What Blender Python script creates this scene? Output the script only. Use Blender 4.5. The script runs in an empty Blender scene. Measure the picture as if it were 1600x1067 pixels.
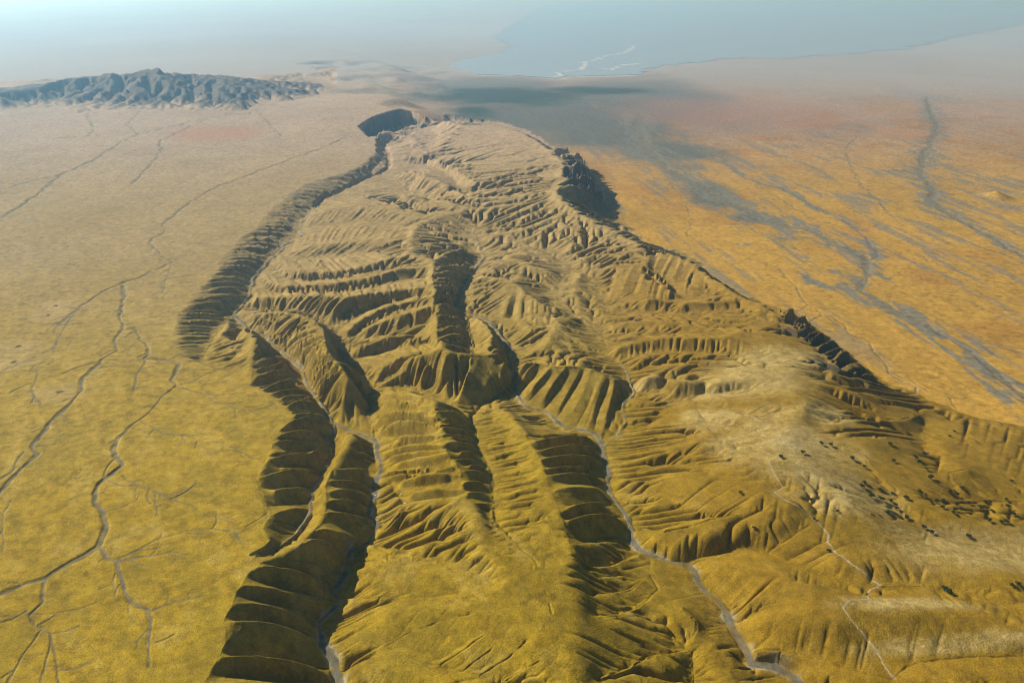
import bpy, math, random
import numpy as np

random.seed(7)
scene = bpy.context.scene
col = scene.collection

# ------------------------------------------------------------------ camera, sky, sun, exposure
CAM_Z = 1000.0                      # metres above the western plain
PITCH = math.radians(23.8)          # looking down
FPX = 1256.0                        # focal length in pixels of a 1600 px wide frame
cam_d = bpy.data.cameras.new("camera")
cam_d.sensor_width = 36.0
cam_d.lens = 36.0 * FPX / 1600.0
cam_d.clip_start = 1.0
cam_d.clip_end = 400000.0
cam = bpy.data.objects.new("camera", cam_d)
col.objects.link(cam)
cam.location = (0, 0, CAM_Z)
cam.rotation_euler = (math.pi / 2 - PITCH, 0, 0)
scene.camera = cam

SUN_EL = math.radians(35)
SUN_AZ = math.radians(-62)          # clockwise from +Y (the view direction); negative is to the left
world = bpy.data.worlds.new("World")
scene.world = world
world.use_nodes = True
wn = world.node_tree
bg = wn.nodes["Background"]
sky = wn.nodes.new("ShaderNodeTexSky")
sky.sky_type = 'NISHITA'
sky.sun_disc = False
sky.sun_elevation = SUN_EL
sky.sun_rotation = SUN_AZ
sky.altitude = 1000
wn.links.new(sky.outputs[0], bg.inputs[0])
bg.inputs[1].default_value = 0.05
sun_d = bpy.data.lights.new("sun", 'SUN')
sun_d.energy = 5.0
sun_d.angle = math.radians(0.5)
sun_d.color = (1.0, 0.95, 0.87)
sun = bpy.data.objects.new("sun", sun_d)
col.objects.link(sun)
sun.rotation_euler = (math.pi / 2 - SUN_EL, 0, math.pi - SUN_AZ)
sun.location = (0, 0, 3000)
scene.view_settings.view_transform = 'Standard'
scene.view_settings.look = 'None'
scene.view_settings.exposure = 0.46
scene.view_settings.gamma = 1.0
scene.view_settings.use_curve_mapping = False
scene.cycles.use_denoising = True
scene.cycles.denoising_prefilter = 'ACCURATE'
scene.cycles.filter_width = 1.0
scene.cycles.max_bounces = 5
scene.cycles.diffuse_bounces = 2
scene.cycles.volume_bounces = 3

# ------------------------------------------------------------------ helpers
CP, SP = math.cos(PITCH), math.sin(PITCH)
ZR = -105.0                         # level of the eastern plain and the lake flats


def ground(px, py, z=0.0):
    """point of the land seen at that place of the photograph, at height z"""
    u, v = px - 800.0, py - 533.5
    t = (CAM_Z - z) / (FPX * SP + v * CP)
    return (u * t, (FPX * CP - v * SP) * t)


def line(s, z=None):
    """'x,y[,z] x,y[,z] ...' -> array of world x, y, z; missing heights are interpolated"""
    pts = [tuple(float(c) for c in p.split(',')) for p in s.split()]
    n = len(pts)
    if z is not None and not hasattr(z, '__len__'):
        z = (z, z)
    zs = [p[2] if len(p) > 2 else None for p in pts]
    if z is not None:
        if zs[0] is None: zs[0] = z[0]
        if zs[-1] is None: zs[-1] = z[1]
    known = [i for i in range(n) if zs[i] is not None]
    zz = np.interp(range(n), known, [zs[i] for i in known])
    return np.array([ground(p[0], p[1], h) + (h,) for p, h in zip(pts, zz)])


_TAB = np.random.RandomState(11).rand(256, 256).astype(np.float32) * 2 - 1


def vnoise(x, y, seed=0):
    x = np.asarray(x, np.float32) + np.float32((seed * 37.17) % 251)
    y = np.asarray(y, np.float32) + np.float32((seed * 91.73) % 241)
    fx, fy = np.floor(x), np.floor(y)
    ix, iy = fx.astype(np.int32), fy.astype(np.int32)
    tx, ty = x - fx, y - fy
    tx = tx * tx * (3 - 2 * tx)
    ty = ty * ty * (3 - 2 * ty)
    i0, i1, j0, j1 = ix & 255, (ix + 1) & 255, (iy & 255) * 256, ((iy + 1) & 255) * 256
    T = _TAB.ravel()
    a, b, c, d = T[i0 + j0], T[i1 + j0], T[i0 + j1], T[i1 + j1]
    a = a + (b - a) * tx
    c = c + (d - c) * tx
    return a + (c - a) * ty


def fbm(x, y, scale, octs=4, seed=0, gain=0.5):
    o, amp, tot = 0.0, 1.0, 0.0
    c, s = math.cos(0.6), math.sin(0.6)
    x, y = x / scale, y / scale
    for k in range(octs):
        o = o + amp * vnoise(x, y, seed + 17 * k)
        tot += amp
        amp *= gain
        x, y = (c * x - s * y) * 2.03 + 5.1, (s * x + c * y) * 2.03 + 1.7
    return o / tot


def sstep(a, b, x):
    t = np.clip((x - a) / (b - a), 0, 1)
    return t * t * (3 - 2 * t)


# ------------------------------------------------------------------ the lie of the land, traced line by line
# top edge of the western bench (z = 0) above the canyon
SCARP_TOP = ("601,205 588,222 585,238 560,262 520,275 480,285 455,300 418,330 397,358 372,372 363,382 352,398 335,425 318,445 305,460 290,478 "
             "274,492 276,505 272,525 268,545 284,560 316,568 341,577 380,584 394,590 392,602 412,612 430,625 446,636 461,650 452,664 440,672 "
             "428,684 440,695 424,706 415,724 401,750 408,770 412,788 418,806 408,826 418,846 395,872 404,882 386,898 370,925 361,950 351,966 360,985 "
             "354,1002 341,1030 322,1064 306,1110 290,1180 260,1300")
# foot of the eastern side (eastern plain level)
EAST_FOOT = ("700,186 735,190 775,190 822,203 862,228 905,250 925,272 948,305 950,328 962,342 990,358 1006,380 1030,384 1066,394 1092,408 1114,430 1140,446 1166,462 "
             "1198,474 1240,487 1264,503 1292,524 1322,545 1348,568 1370,586 1398,603 1440,618 1484,637 1530,652 1600,668 1700,690 1900,740")
TIP = "601,205,0 578,216,4 560,194,36 586,181,40 640,165,40 662,181,0 690,186,-60"

VALLEYS = [  # main streams, falling towards the camera
    "574,214,-34 600,226,-34 607,240,-35 607,258,-35 599,267,-36 559,281,-36 531,298,-37 503,309,-38 489,326,-39 467,357,-41 472,371,-42 444,382,-44 433,396,-46 416,410,-48 396,436,-51 391,461,-54 376,478,-57 368,489,-59 384,512,-62 415,524,-65 436,547,-67 470,573,-69 479,597,-71 490,615,-72 506,634,-74 519,660,-76 534,664,-77 547,675,-78 580,684,-79 588,694,-80 588,706,-81 598,733,-83 590,745,-84 583,776,-86 574,806,-88 590,822,-90 575,846,-92 547,862,-94 540,889,-95 534,910,-96 523,926,-97 530,943,-98 496,974,-100 503,1004,-102 520,1031,-104 530,1066,-106 545,1130,-108 560,1250,-112",
    "395,869,-4 435,855,-16 462,832,-28 483,801,-42 486,774,-52 496,751,-60 516,711,-70 519,685,-75 522,662,-76",
    "368,489,-59 355,503,-47 342,514,-36 328,535,-24 317,556,-15 318,566,-12 330,573,-9 365,577,-5 382,583,-2",
    "480,494,-42 504,501,-48 527,516,-56 548,538,-62 541,557,-65 546,568,-67 562,582,-69 575,596,-71 582,608,-72 576,640,-75 583,668,-78 588,692,-80",
    "680,500,-10 640,512,-25 600,522,-45 565,532,-58 552,540,-63",
    "700,632,-52 668,612,-58 640,600,-62 608,602,-67 582,608,-72",
    # hollows between the cross spurs
    "489,326,-39 510,318,-33 545,312,-26 590,312,-14",
    "467,357,-41 500,353,-35 550,347,-26 600,347,-14 630,352,-4",
    "433,396,-46 455,404,-43 490,402,-40 530,398,-34 575,393,-18",
    "408,424,-50 440,432,-47 480,437,-46 520,437,-36 560,428,-22 595,421,-8",
    "394,448,-52 425,456,-49 470,457,-46 510,455,-37 545,453,-29 590,445,-15 635,437,-2 660,433,12",
    "378,480,-57 400,482,-61 420,484,-62 442,486,-55",
    "527,516,-56 548,501,-51 570,486,-42 600,474,-27 640,464,-8",
    "545,532,-61 556,520,-59 575,508,-52 605,494,-35 645,480,-8",
    "543,566,-66 560,558,-63 582,552,-60 610,545,-48 640,539,-32 668,535,-8",
    "580,603,-71 600,588,-65 630,574,-52 660,563,-26",
    # central trough
    "742,350,-8 741,366,-14 750,389,-22 757,401,-26 746,414,-29 735,429,-32 724,444,-35 716,459,-37 712,472,-39 716,484,-41 735,490,-44 758,498,-48 778,515,-54 792,534,-60 802,556,-66 798,588,-70 806,612,-74 816,627,-77 824,634,-78 850,641,-80 865,650,-82 875,662,-84 886,667,-85 910,671,-87 930,677,-89 940,690,-90 942,704,-91 946,727,-92 953,742,-93 948,757,-94 951,769,-95 961,779,-96 972,796,-97 981,811,-98 986,826,-99 986,841,-100 990,852,-101 1003,862,-102 1022,869,-103 1046,878,-104 1074,882,-105 1086,892,-106 1089,908,-107 1105,926,-108 1123,938,-109 1133,952,-110 1144,980,-111 1158,1002,-112 1167,1022,-113 1172,1036,-114 1205,1041,-115 1230,1052,-116 1250,1066,-117 1300,1120,-119 1340,1250,-121",
    "705,630,-50 735,634,-60 765,622,-68 790,616,-73 816,627,-77",
    "737,552,-12 737,530,-26 735,515,-32 729,501,-39 722,490,-42",
    # eastern interior
    "800,375,-6 822,384,-10 832,390,-12 848,394,-15 866,398,-18 877,402,-20 885,409,-23 890,420,-26 884,435,-30 874,450,-34 869,463,-37 870,474,-40 884,482,-43 904,494,-47 927,510,-51 942,528,-55 948,540,-57 953,556,-60 975,574,-64 985,596,-69 990,614,-74 976,630,-78 974,645,-81 976,660,-84 964,680,-88 942,698,-91",
    "905,400,-12 920,419,-22 928,433,-28 936,446,-34 940,460,-38 946,490,-46 942,511,-52 944,528,-55",
    "990,614,-74 1019,613,-66 1041,602,-60 1066,596,-54",
    "990,622,-72 1030,628,-64 1071,622,-57 1103,614,-47 1131,613,-39 1159,610,-31 1187,615,-22",
    "1071,622,-57 1090,630,-51 1112,630,-45 1141,640,-37 1161,647,-31 1206,645,-20",
    "1080,628,-53 1090,642,-49 1105,657,-44 1131,662,-37 1150,664,-32 1169,673,-27 1191,683,-20",
    "1105,657,-44 1112,673,-39 1131,685,-33 1150,694,-27",
    "960,566,-62 985,560,-56 1010,552,-49 1040,550,-44 1071,550,-38 1103,551,-33 1150,555,-26 1178,557,-22 1206,563,-18 1224,570,-14",
    "946,490,-46 985,486,-42 1030,488,-35 1069,490,-28 1105,489,-22 1135,485,-17 1155,484,-14 1170,492,-11",
    "1030,488,-35 1069,493,-27 1112,503,-18 1150,508,-12",
    "940,460,-38 985,468,-32 1030,470,-26 1069,465,-21 1090,463,-17 1106,458,-13",
    "1000,525,-40 1045,520,-30 1082,520,-22 1125,516,-14",
    # between the two rivers
    "732,645,-56 734,660,-55 744,676,-54 747,698,-52 760,726,-49 766,740,-47 768,755,-45 770,775,-43 772,787,-41 767,801,-39 771,814,-36 790,838,-33 812,855,-31 834,869,-29 846,895,-27 853,925,-25 863,957,-23",
    "705,632,-51 718,640,-54 732,645,-56",
    "586,822,-88 601,829,-80 616,815,-68 630,802,-56",
    "575,848,-92 590,858,-80 607,865,-70 640,869,-62 665,870,-57 692,874,-52 721,887,-46 754,904,-40 768,915,-37",
    "536,934,-95 560,934,-80 599,934,-66 655,934,-54 692,930,-48 718,926,-44",
    "512,1022,-102 537,1024,-92 560,1006,-82 580,1004,-76 604,1011,-71 624,1020,-67 664,1035,-61 692,1039,-57 730,1050,-53 750,1055,-50",
    "604,1009,-71 636,988,-60 664,978,-53 692,970,-48 734,959,-41",
    "692,1038,-57 726,1015,-48 754,993,-40",
    "728,1046,-53 767,1015,-44 796,985,-37",
    "749,1054,-50 796,1027,-42 822,1003,-36",
    "770,1075,-50 805,1054,-43 842,1032,-36",
    "1003,862,-101 992,869,-94 982,874,-86 954,886,-70 926,887,-56",
    "1018,870,-102 1016,895,-92 999,912,-80 980,925,-72 929,927,-55",
    "1016,896,-91 1029,920,-88 1014,936,-80 991,953,-72 965,960,-64 929,959,-54",
    "1081,1070,-105 1078,1020,-96 1064,1017,-92 1025,1026,-80 984,1043,-68 941,1058,-56",
    "1078,1018,-96 1077,1006,-92 1089,984,-86 1087,971,-82 1066,948,-74",
    # right-hand slopes
    "1074,882,-105 1080,874,-100 1111,867,-90 1144,856,-80 1171,856,-74 1198,863,-69 1249,887,-62 1303,900,-57 1330,912,-55 1377,914,-52 1424,914,-50 1492,921,-47 1532,931,-45 1586,958,-42 1620,975,-40 1700,1010,-36",
    "1198,863,-69 1216,852,-58 1235,840,-48 1259,824,-38 1276,815,-32",
    "1172,1036,-114 1180,1018,-104 1190,1014,-98 1246,1020,-88 1276,1027,-84 1310,1039,-80 1347,1052,-76 1395,1060,-72 1404,1049,-68 1435,1034,-62 1475,1029,-57 1532,1025,-52 1600,1024,-48 1700,1030,-42",
    "1060,786,-62 1020,776,-78 985,772,-90 955,768,-95",
    "984,838,-99 1005,828,-88 1040,832,-74 1075,824,-62 1110,812,-46 1150,806,-36",
    "1060,725,-55 1085,712,-44 1120,706,-34",
    "1283,639,-22 1332,649,-36 1377,657,-52 1410,658,-64 1428,649,-74 1448,639,-90",
    "1289,668,-22 1300,660,-26 1311,657,-28 1337,654,-36",
    "1445,662,-94 1443,682,-84 1445,702,-74 1468,710,-66 1496,712,-60",
    "1600,784,-66 1567,781,-62 1529,776,-56 1504,765,-50 1483,750,-44 1481,738,-42 1511,733,-36",
    "1311,697,-20 1352,712,-24 1357,725,-27 1382,748,-32 1402,763,-36 1407,792,-42 1415,810,-46 1440,824,-49 1500,840,-54 1600,870,-60",
    # far block
    "570,216,-70 586,210,-76 606,206,-78 630,199,-76 650,191,-70 662,190,-50",
    "574,216,-70 590,221,-52 601,226,-35",
    "607,259,-36 631,254,-36 665,256,-36 691,263,-30 710,277,-22 723,292,-8",
    "601,270,-37 620,280,-38 631,286,-40 635,297,-42 657,305,-38 687,308,-30 725,300,-10",
    "606,238,-35 640,231,-28 660,236,-24 658,222,-20 652,206,-22 660,192,-30",
]
RIDGES = [
    # western hillock beside the canyon
    "361,500,-38 343,524,-14 350,543,-6 372,545,2 398,543,12 405,533,14 396,522,4 384,514,-30",
    "405,535,14 402,552,9 398,568,4 396,582,1",
    "404,548,10 430,566,-20 455,580,-48",
    # cross spurs running down to the canyon
    "480,335,-30 510,330,-18 545,322,-8 580,322,0 620,330,8 660,340,14",
    "455,395,-36 490,384,-20 530,378,-8 570,376,2 610,378,10",
    "438,420,-38 476,425,-19 504,429,-11 541,428,-3 580,415,6 612,400,14",
    "418,443,-40 430,444,-30 457,451,-20 494,449,-12 541,440,-2 583,432,8 632,420,20 675,417,26",
    "399,466,-38 429,466,-24 470,463,-12 504,461,-6 542,466,0 583,460,8 626,455,20 667,449,26",
    "397,492,-42 429,491,-18 462,493,-4 489,505,10 504,518,20 509,537,24 510,553,22 522,570,14 540,574,2 558,581,-16 578,598,-52",
    "522,570,14 538,587,4 548,600,-6 560,607,-22 569,616,-44",
    "540,521,-50 562,503,-28 585,490,-12 611,481,4 649,471,22 672,462,26",
    "560,520,-50 592,505,-26 639,489,6 676,478,26",
    "547,556,-60 556,545,-48 579,537,-30 612,527,-14 635,527,-4 655,524,14 680,519,26",
    "590,585,-58 605,564,-38 635,560,-16 659,553,6 687,549,24",
    "600,598,-62 640,580,-30 672,566,4 700,556,24",
    # the long crest
    "612,375,14 640,392,18 655,402,22 681,412,30 676,434,29 684,457,28 678,480,28 686,500,28 684,519,28 685,537,27 692,549,25 706,556,20",
    "681,412,30 707,397,20 722,390,8",
    "640,392,22 640,370,18 650,350,16 690,338,18 720,334,16",
    "706,556,22 737,557,12 777,560,0 796,552,-14",
    "742,495,-30 757,507,-16 768,520,-10 770,538,-8 777,558,0",
    # rim above the stream
    "777,560,0 800,571,-14 816,571,-16 844,569,-18 855,575,-19 890,575,-22 912,575,-26 938,585,-32 957,588,-38 968,590,-46",
    "1004,592,-46 1022,590,-40 1052,593,-30 1080,598,-26 1120,600,-20 1165,596,-14",
    # middle ridges
    "575,617,-58 590,617,-40 610,614,-22 635,617,-10 661,624,2 680,626,4 704,634,-12 722,642,-34",
    "676,627,4 681,644,4 687,665,2 691,690,-2 706,715,-6 722,737,-10 719,764,-12 736,773,-16 741,792,-20 748,818,-24 757,850,-26 790,890,-24 800,930,-22 815,970,-22 850,1010,-24",
    "681,650,2 640,672,-30 612,690,-58",
    "691,690,-2 655,712,-36 626,734,-64",
    "720,745,-10 680,750,-22 640,752,-48 612,752,-70",
    "738,788,-18 702,790,-26 656,801,-46 640,812,-60",
    "757,850,-26 715,845,-36 680,852,-50",
    "538,676,-60 551,677,-46 560,690,-50 565,706,-60",
    "519,695,-70 535,682,-58 548,677,-46",
    "548,680,-46 535,705,-42 520,735,-36 509,760,-30 512,784,-28 506,810,-22 486,835,-14 463,860,-8 440,872,-4 415,880,-1",
    "788,612,-62 790,590,-50 800,572,-14",
    "775,632,-60 800,650,-40 822,680,-26 846,715,-20 858,752,-20 872,790,-22 884,822,-26 892,850,-28 898,885,-28 905,930,-28 902,980,-28 898,1040,-30 890,1110,-32",
    "575,885,-60 620,885,-48 680,892,-42 740,925,-32 800,932,-22",
    "590,965,-62 640,950,-50 700,945,-40 760,945,-30",
    "560,1040,-72 620,1050,-62 680,1066,-56 760,1100,-52",
    # eastern interior crests
    "757,372,-4 790,366,2 830,366,4 870,372,4 900,384,0",
    "753,434,-18 783,436,-12 806,446,-12 822,461,-16 845,474,-20 866,480,-32",
    "740,440,-26 753,434,-18 770,410,-12 800,398,-8 820,398,-10",
    "820,470,-16 836,492,-30 850,512,-40",
    "905,498,-40 890,497,-32 872,508,-32 860,524,-36 852,545,-42",
    "872,430,-20 845,420,-10 820,412,-8",
    "906,430,-20 900,450,-28 905,470,-36",
    "929,424,-20 965,414,-2 1002,414,6 1029,423,8 1040,436,6 1036,455,0 1010,470,-16",
    "905,401,-8 937,397,-2 975,396,4 1012,392,8",
    "1020,393,4 1060,400,8 1083,412,8 1104,431,6 1130,447,4 1152,460,2 1180,474,0 1208,484,-4",
    "960,545,-46 1000,535,-34 1045,530,-22 1090,531,-14 1140,530,-8",
    "960,508,-42 1000,504,-30 1045,504,-20",
    "1070,476,-12 1110,474,-6 1150,470,0",
    # eastern rim
    "1208,484,-4 1228,500,-10 1246,519,-16 1276,546,-22 1312,576,-34 1344,590,-56",
    "1150,520,-4 1190,520,-4 1230,540,-10 1262,560,-14 1300,585,-24",
    "1230,580,-8 1280,600,-16 1330,615,-30 1370,630,-48 1410,640,-66",
    "1160,580,-10 1230,600,-9 1260,630,-9 1240,660,-10 1230,700,-8 1270,730,-12 1300,760,-18 1340,800,-24 1380,840,-30 1440,860,-34 1520,880,-34 1600,905,-34",
    "1090,648,-38 1130,652,-24 1180,655,-16",
    "1110,622,-36 1150,626,-24 1190,630,-16",
    "1040,700,-52 1080,690,-38 1130,700,-22 1180,720,-12 1230,715,-8",
    "1000,770,-86 1040,750,-50 1090,745,-32 1140,752,-22 1190,770,-18 1240,790,-20",
    "1010,850,-92 1050,850,-76 1090,845,-62 1130,835,-48 1180,830,-38 1230,815,-28",
    "1100,886,-92 1150,885,-68 1200,893,-50 1260,915,-38 1320,935,-34 1400,950,-32 1480,955,-32 1560,985,-32 1640,1000,-30",
    "1200,1000,-96 1180,985,-90 1200,960,-60 1250,965,-46 1310,975,-40",
    "1300,870,-40 1340,880,-38 1420,880,-38",
    "1350,690,-16 1390,690,-26 1425,700,-38 1430,730,-36",
    "1470,740,-46 1470,690,-68 1500,690,-72 1540,690,-78 1590,690,-86",
    "1500,725,-40 1550,740,-58 1600,745,-66",
    "1420,780,-34 1480,800,-40 1540,820,-46 1600,830,-50",
    "1250,1050,-92 1300,1062,-84 1360,1090,-78",
    "1420,1066,-66 1500,1050,-50 1600,1060,-44",
    "1110,960,-104 1120,990,-98 1130,1030,-90 1140,1066,-88 1150,1120,-88",
    # far block rim and back
    "690,190,40 720,197,62 770,194,72 815,207,72 850,226,70 868,238,68 884,252,66 894,264,64 888,274,62 886,288,60 872,300,58 878,312,48 905,332,30 940,350,16 985,368,8 1020,393,4",
    "872,300,58 830,300,40 780,300,24 740,305,8",
    "720,197,62 700,215,40 690,235,18 680,245,10",
    "850,226,70 800,240,48 740,250,20",
    "620,272,-26 650,272,-4 690,285,8 720,305,10", "640,243,4 680,245,10 715,262,18 745,285,20",
    "620,310,-20 660,318,0 700,322,14",
    "625,205,-36 650,215,-10 645,226,-20",
    "630,196,-38 662,200,-30",
]
# slopes with parallel flutes: (crest, foot, spacing in metres)
FLUTES = [
    ("585,238,0 560,262,0 520,275,0 480,285,0 455,300,0 418,330,0 397,358,0 372,372,0 363,382,0 352,398,0 335,425,0 318,445,0 305,460,0 290,478,0 274,492,0",
     "604,245,-35 575,275,-36 531,298,-37 503,309,-38 489,326,-39 467,357,-41 444,382,-44 416,410,-48 396,436,-51 391,461,-54 368,489,-59", 27, 1.0, 1.2, 1.8, 2.4),
    ("274,492,0 276,505,0 272,525,0 268,545,0 284,560,0", "362,495,-55 350,508,-44 338,520,-34 325,540,-22 317,556,-15", 22, 0.9, 1.2, 1.5, 2.2),
    ("398,562,2 396,582,0 392,602,0 412,612,0 430,625,0 446,636,0 461,650,0 428,684,0", "440,550,-67 470,573,-69 479,597,-71 490,615,-72 500,628,-74 508,640,-75 519,660,-76 519,690,-74", 34),
    ("428,684,0 424,706,0 415,724,0 401,750,0 408,770,0 412,788,0 412,815,0", "519,688,-74 516,711,-70 506,733,-65 496,751,-60 488,768,-54 486,774,-52 484,795,-44", 44),
    ("520,735,-36 509,760,-30 512,784,-28 506,810,-22 486,835,-14 463,860,-8 440,872,-4 415,880,-1 404,882,0 386,898,0 370,925,0 361,950,0 351,966,0 354,1002,0 341,1030,0 322,1064,0 306,1110,0",
     "592,741,-84 588,760,-85 583,776,-86 574,806,-88 590,822,-90 575,846,-92 547,862,-94 540,889,-95 534,910,-96 523,926,-97 527,943,-98 496,974,-100 503,1004,-102 520,1031,-104 530,1066,-106 545,1130,-108", 54),
    ("489,505,10 504,518,20 509,537,24 510,553,22 522,570,14 538,587,4", "415,524,-65 436,547,-67 455,562,-68 470,573,-69 479,597,-71 495,622,-73", 17),
    ("681,412,30 676,434,29 684,457,28 678,480,28 686,500,28 684,519,28 685,537,27", "746,414,-29 735,429,-32 724,444,-35 712,472,-39 722,492,-42 729,505,-38 737,530,-26", 19),
    ("680,640,4 687,665,2 691,690,-2 706,715,-6 722,737,-10 719,764,-12 736,785,-18", "733,650,-56 740,668,-54 746,690,-52 756,718,-50 766,740,-47 769,765,-44 772,787,-41", 28),
    ("661,624,2 678,640,4 687,665,2 691,690,-2 706,715,-6 719,740,-10 730,775,-16", "590,612,-72 578,645,-75 588,690,-80 598,733,-83 592,745,-84 610,760,-74 630,790,-62", 25),
    ("816,571,-16 844,569,-18 870,575,-20 912,575,-26 938,585,-32 957,588,-38 968,590,-46", "799,592,-70 806,612,-74 824,634,-78 850,641,-80 875,662,-84 910,671,-87 940,690,-90", 34, 0.75, 1.0, 1.1, 1.5),
    ("737,557,12 777,560,0 800,571,-14", "708,632,-51 735,634,-60 765,622,-68", 36, 0.8, 1.0, 1.1, 1.4),
    ("1208,484,-4 1228,500,-10 1246,519,-16 1276,546,-22 1312,576,-34 1344,590,-56", "1222,482,-100 1250,495,-102 1280,515,-103 1310,537,-104 1338,560,-105 1366,585,-105", 22),
    ("862,236,69 884,252,66 894,264,64 888,274,62 886,288,60 872,300,58", "890,242,-105 908,254,-105 926,274,-105 940,292,-105 947,308,-104 950,326,-103", 42),
    ("822,680,-26 846,715,-20 858,752,-20 872,790,-22 884,822,-26 892,850,-28", "930,678,-89 942,704,-91 950,745,-93 961,779,-96 981,811,-98 986,841,-100", 46),
    ("429,466,-24 470,463,-12 504,461,-6 542,466,0", "420,483,-52 455,487,-42 485,490,-40 510,500,-48", 18),
    ("429,491,-18 462,493,-4 489,505,10", "400,508,-63 425,530,-65 440,548,-67", 15),
    ("640,243,4 680,245,10 715,262,18 745,285,20", "631,254,-36 665,256,-36 700,268,-27 723,292,-8", 34, 0.8, 1.0, 1.2, 1.7),
    ("650,272,-4 690,285,8 720,305,10", "640,298,-41 660,305,-37 690,308,-30", 30, 0.8, 1.0, 1.2, 1.7),
    ("806,446,-12 822,461,-16 845,474,-20 866,480,-32", "790,500,-52 815,505,-50 840,515,-48 860,510,-46", 22, 0.8, 1.0, 1.2, 1.6),
    ("965,414,-2 1002,414,6 1029,423,8 1040,436,6", "946,470,-40 975,470,-34 1010,472,-28 1045,470,-24", 24, 0.8, 1.0, 1.1, 1.5),
    ("1020,393,4 1060,400,8 1083,412,8 1104,431,6", "1010,440,-20 1050,462,-24 1080,465,-18 1106,458,-13", 26, 0.8, 1.0, 1.1, 1.5),
    ("430,444,-30 457,451,-20 494,449,-12 541,440,-2 583,432,8", "425,456,-49 460,457,-38 505,455,-28 545,453,-19 590,445,-5", 17),
    ("438,420,-38 476,425,-19 504,429,-11 541,428,-3", "432,431,-50 470,436,-38 510,437,-28 545,432,-18", 17),
]
# mountains beyond the western plain
MT_FOOT = "-260,190 -120,180 0,172 60,168 95,166 135,176 170,172 203,173 236,170 270,171 304,170 338,175 371,176 398,160 439,160 470,157 500,156 512,140"
MT_RIDGES = [
    "-220,165,100 -120,150,134 -40,146,142 20,142,117 60,136,125 108,122,158 140,120,167 172,110,226 192,119,175 216,106,242 250,103,269 263,116,193 304,117,167 338,114,167 388,119,142 439,122,108 500,128,66",
    "172,110,226 160,135,125 150,160,32", "172,110,226 190,140,108 196,160,36", "216,106,242 215,130,158 222,155,49",
    "250,105,259 262,135,125 275,160,36", "338,114,167 330,140,100 335,165,32", "108,122,158 95,145,74 80,160,24",
    "300,118,167 300,145,83 305,163,24", "60,136,125 40,155,49", "388,119,142 375,150,83 372,168,58", "-40,146,142 -60,165,41",
    "395,150,74 440,146,71 480,145,66", "420,134,92 460,136,83 495,136,66",
]

# ------------------------------------------------------------------ the grid: polar, cell size grows with distance (conformal)
TH0, TH1, DTH = -0.80, 0.80, 0.0016
R0, R1 = 720.0, 13000.0
NC = int(round((TH1 - TH0) / DTH)) // 8 * 8 + 1
NR = int(round(math.log(R1 / R0) / DTH)) // 8 * 8 + 1


class Grid:
    def __init__(self, f):
        self.f = f
        self.nc, self.nr = (NC - 1) // f + 1, (NR - 1) // f + 1
        th = TH0 + DTH * f * np.arange(self.nc)
        r = R0 * np.exp(DTH * f * np.arange(self.nr))
        self.R = r[:, None] * np.ones((1, self.nc))
        self.X = r[:, None] * np.sin(th)[None, :]
        self.Y = r[:, None] * np.cos(th)[None, :]
        self.dx = self.R * DTH * f

    def ij(self, x, y):
        r = np.hypot(x, y)
        th = np.arctan2(x, y)
        return np.log(r / R0) / (DTH * self.f), (th - TH0) / (DTH * self.f)

    def burn(self, pts, mask, val, op=None):
        for a, b in zip(pts[:-1], pts[1:]):
            i0, j0 = self.ij(a[0], a[1])
            i1, j1 = self.ij(b[0], b[1])
            n = int(max(abs(i1 - i0), abs(j1 - j0)) * 1.5) + 2
            t = np.linspace(0, 1, n)
            i = np.rint(i0 + (i1 - i0) * t).astype(int)
            j = np.rint(j0 + (j1 - j0) * t).astype(int)
            z = a[2] + (b[2] - a[2]) * t
            ok = (i >= 0) & (i < self.nr) & (j >= 0) & (j < self.nc)
            mask[i[ok], j[ok]] = True
            val[i[ok], j[ok]] = z[ok]

    def inside(self, poly):
        P = np.array(poly)[:, :2]
        m = np.zeros(self.X.shape, bool)
        Q = np.vstack([P, P[:1]])
        Q = np.vstack([Q[:-1] + (Q[1:] - Q[:-1]) * t for t in (0, 0.2, 0.4, 0.6, 0.8)])
        i, j = self.ij(Q[:, 0], Q[:, 1])
        ia, ib = int(max(0, i.min() - 3)), int(max(0, min(self.nr, i.max() + 4)))
        ja, jb = int(max(0, j.min() - 3)), int(max(0, min(self.nc, j.max() + 4)))
        x, y = self.X[ia:ib, ja:jb], self.Y[ia:ib, ja:jb]
        w = np.zeros(x.shape, bool)
        n = len(P)
        for k in range(n):
            x0, y0 = P[k]
            x1, y1 = P[(k + 1) % n]
            if y0 == y1:
                continue
            c = (y >= min(y0, y1)) & (y < max(y0, y1))
            w ^= c & (x < x0 + (y - y0) * (x1 - x0) / (y1 - y0))
        m[ia:ib, ja:jb] = w
        return m


def wob(pts, amp, seed, step=18.0):
    """a traced line with small natural wiggles between its points"""
    out = []
    for a, b in zip(pts[:-1], pts[1:]):
        L = math.hypot(b[0] - a[0], b[1] - a[1])
        n = max(1, int(L / step))
        for k in range(n):
            out.append(a + (b - a) * (k / n))
    out.append(pts[-1])
    P = np.array(out)
    s = np.concatenate([[0], np.cumsum(np.hypot(np.diff(P[:, 0]), np.diff(P[:, 1])))])
    r = np.hypot(P[:, 0], P[:, 1])
    k = amp * np.clip(r / 1800.0, 0.6, 3.0)
    z0 = np.zeros_like(s)
    P[:, 0] += k * (vnoise(s / 45.0 + seed * 7.3, z0, seed) + 0.5 * vnoise(s / 17.0 + seed * 3.1, z0, seed + 9))
    P[:, 1] += k * (vnoise(s / 45.0 + seed * 5.9, z0 + 3.5, seed) + 0.5 * vnoise(s / 17.0, z0 + 9.5, seed + 5))
    return P


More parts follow.
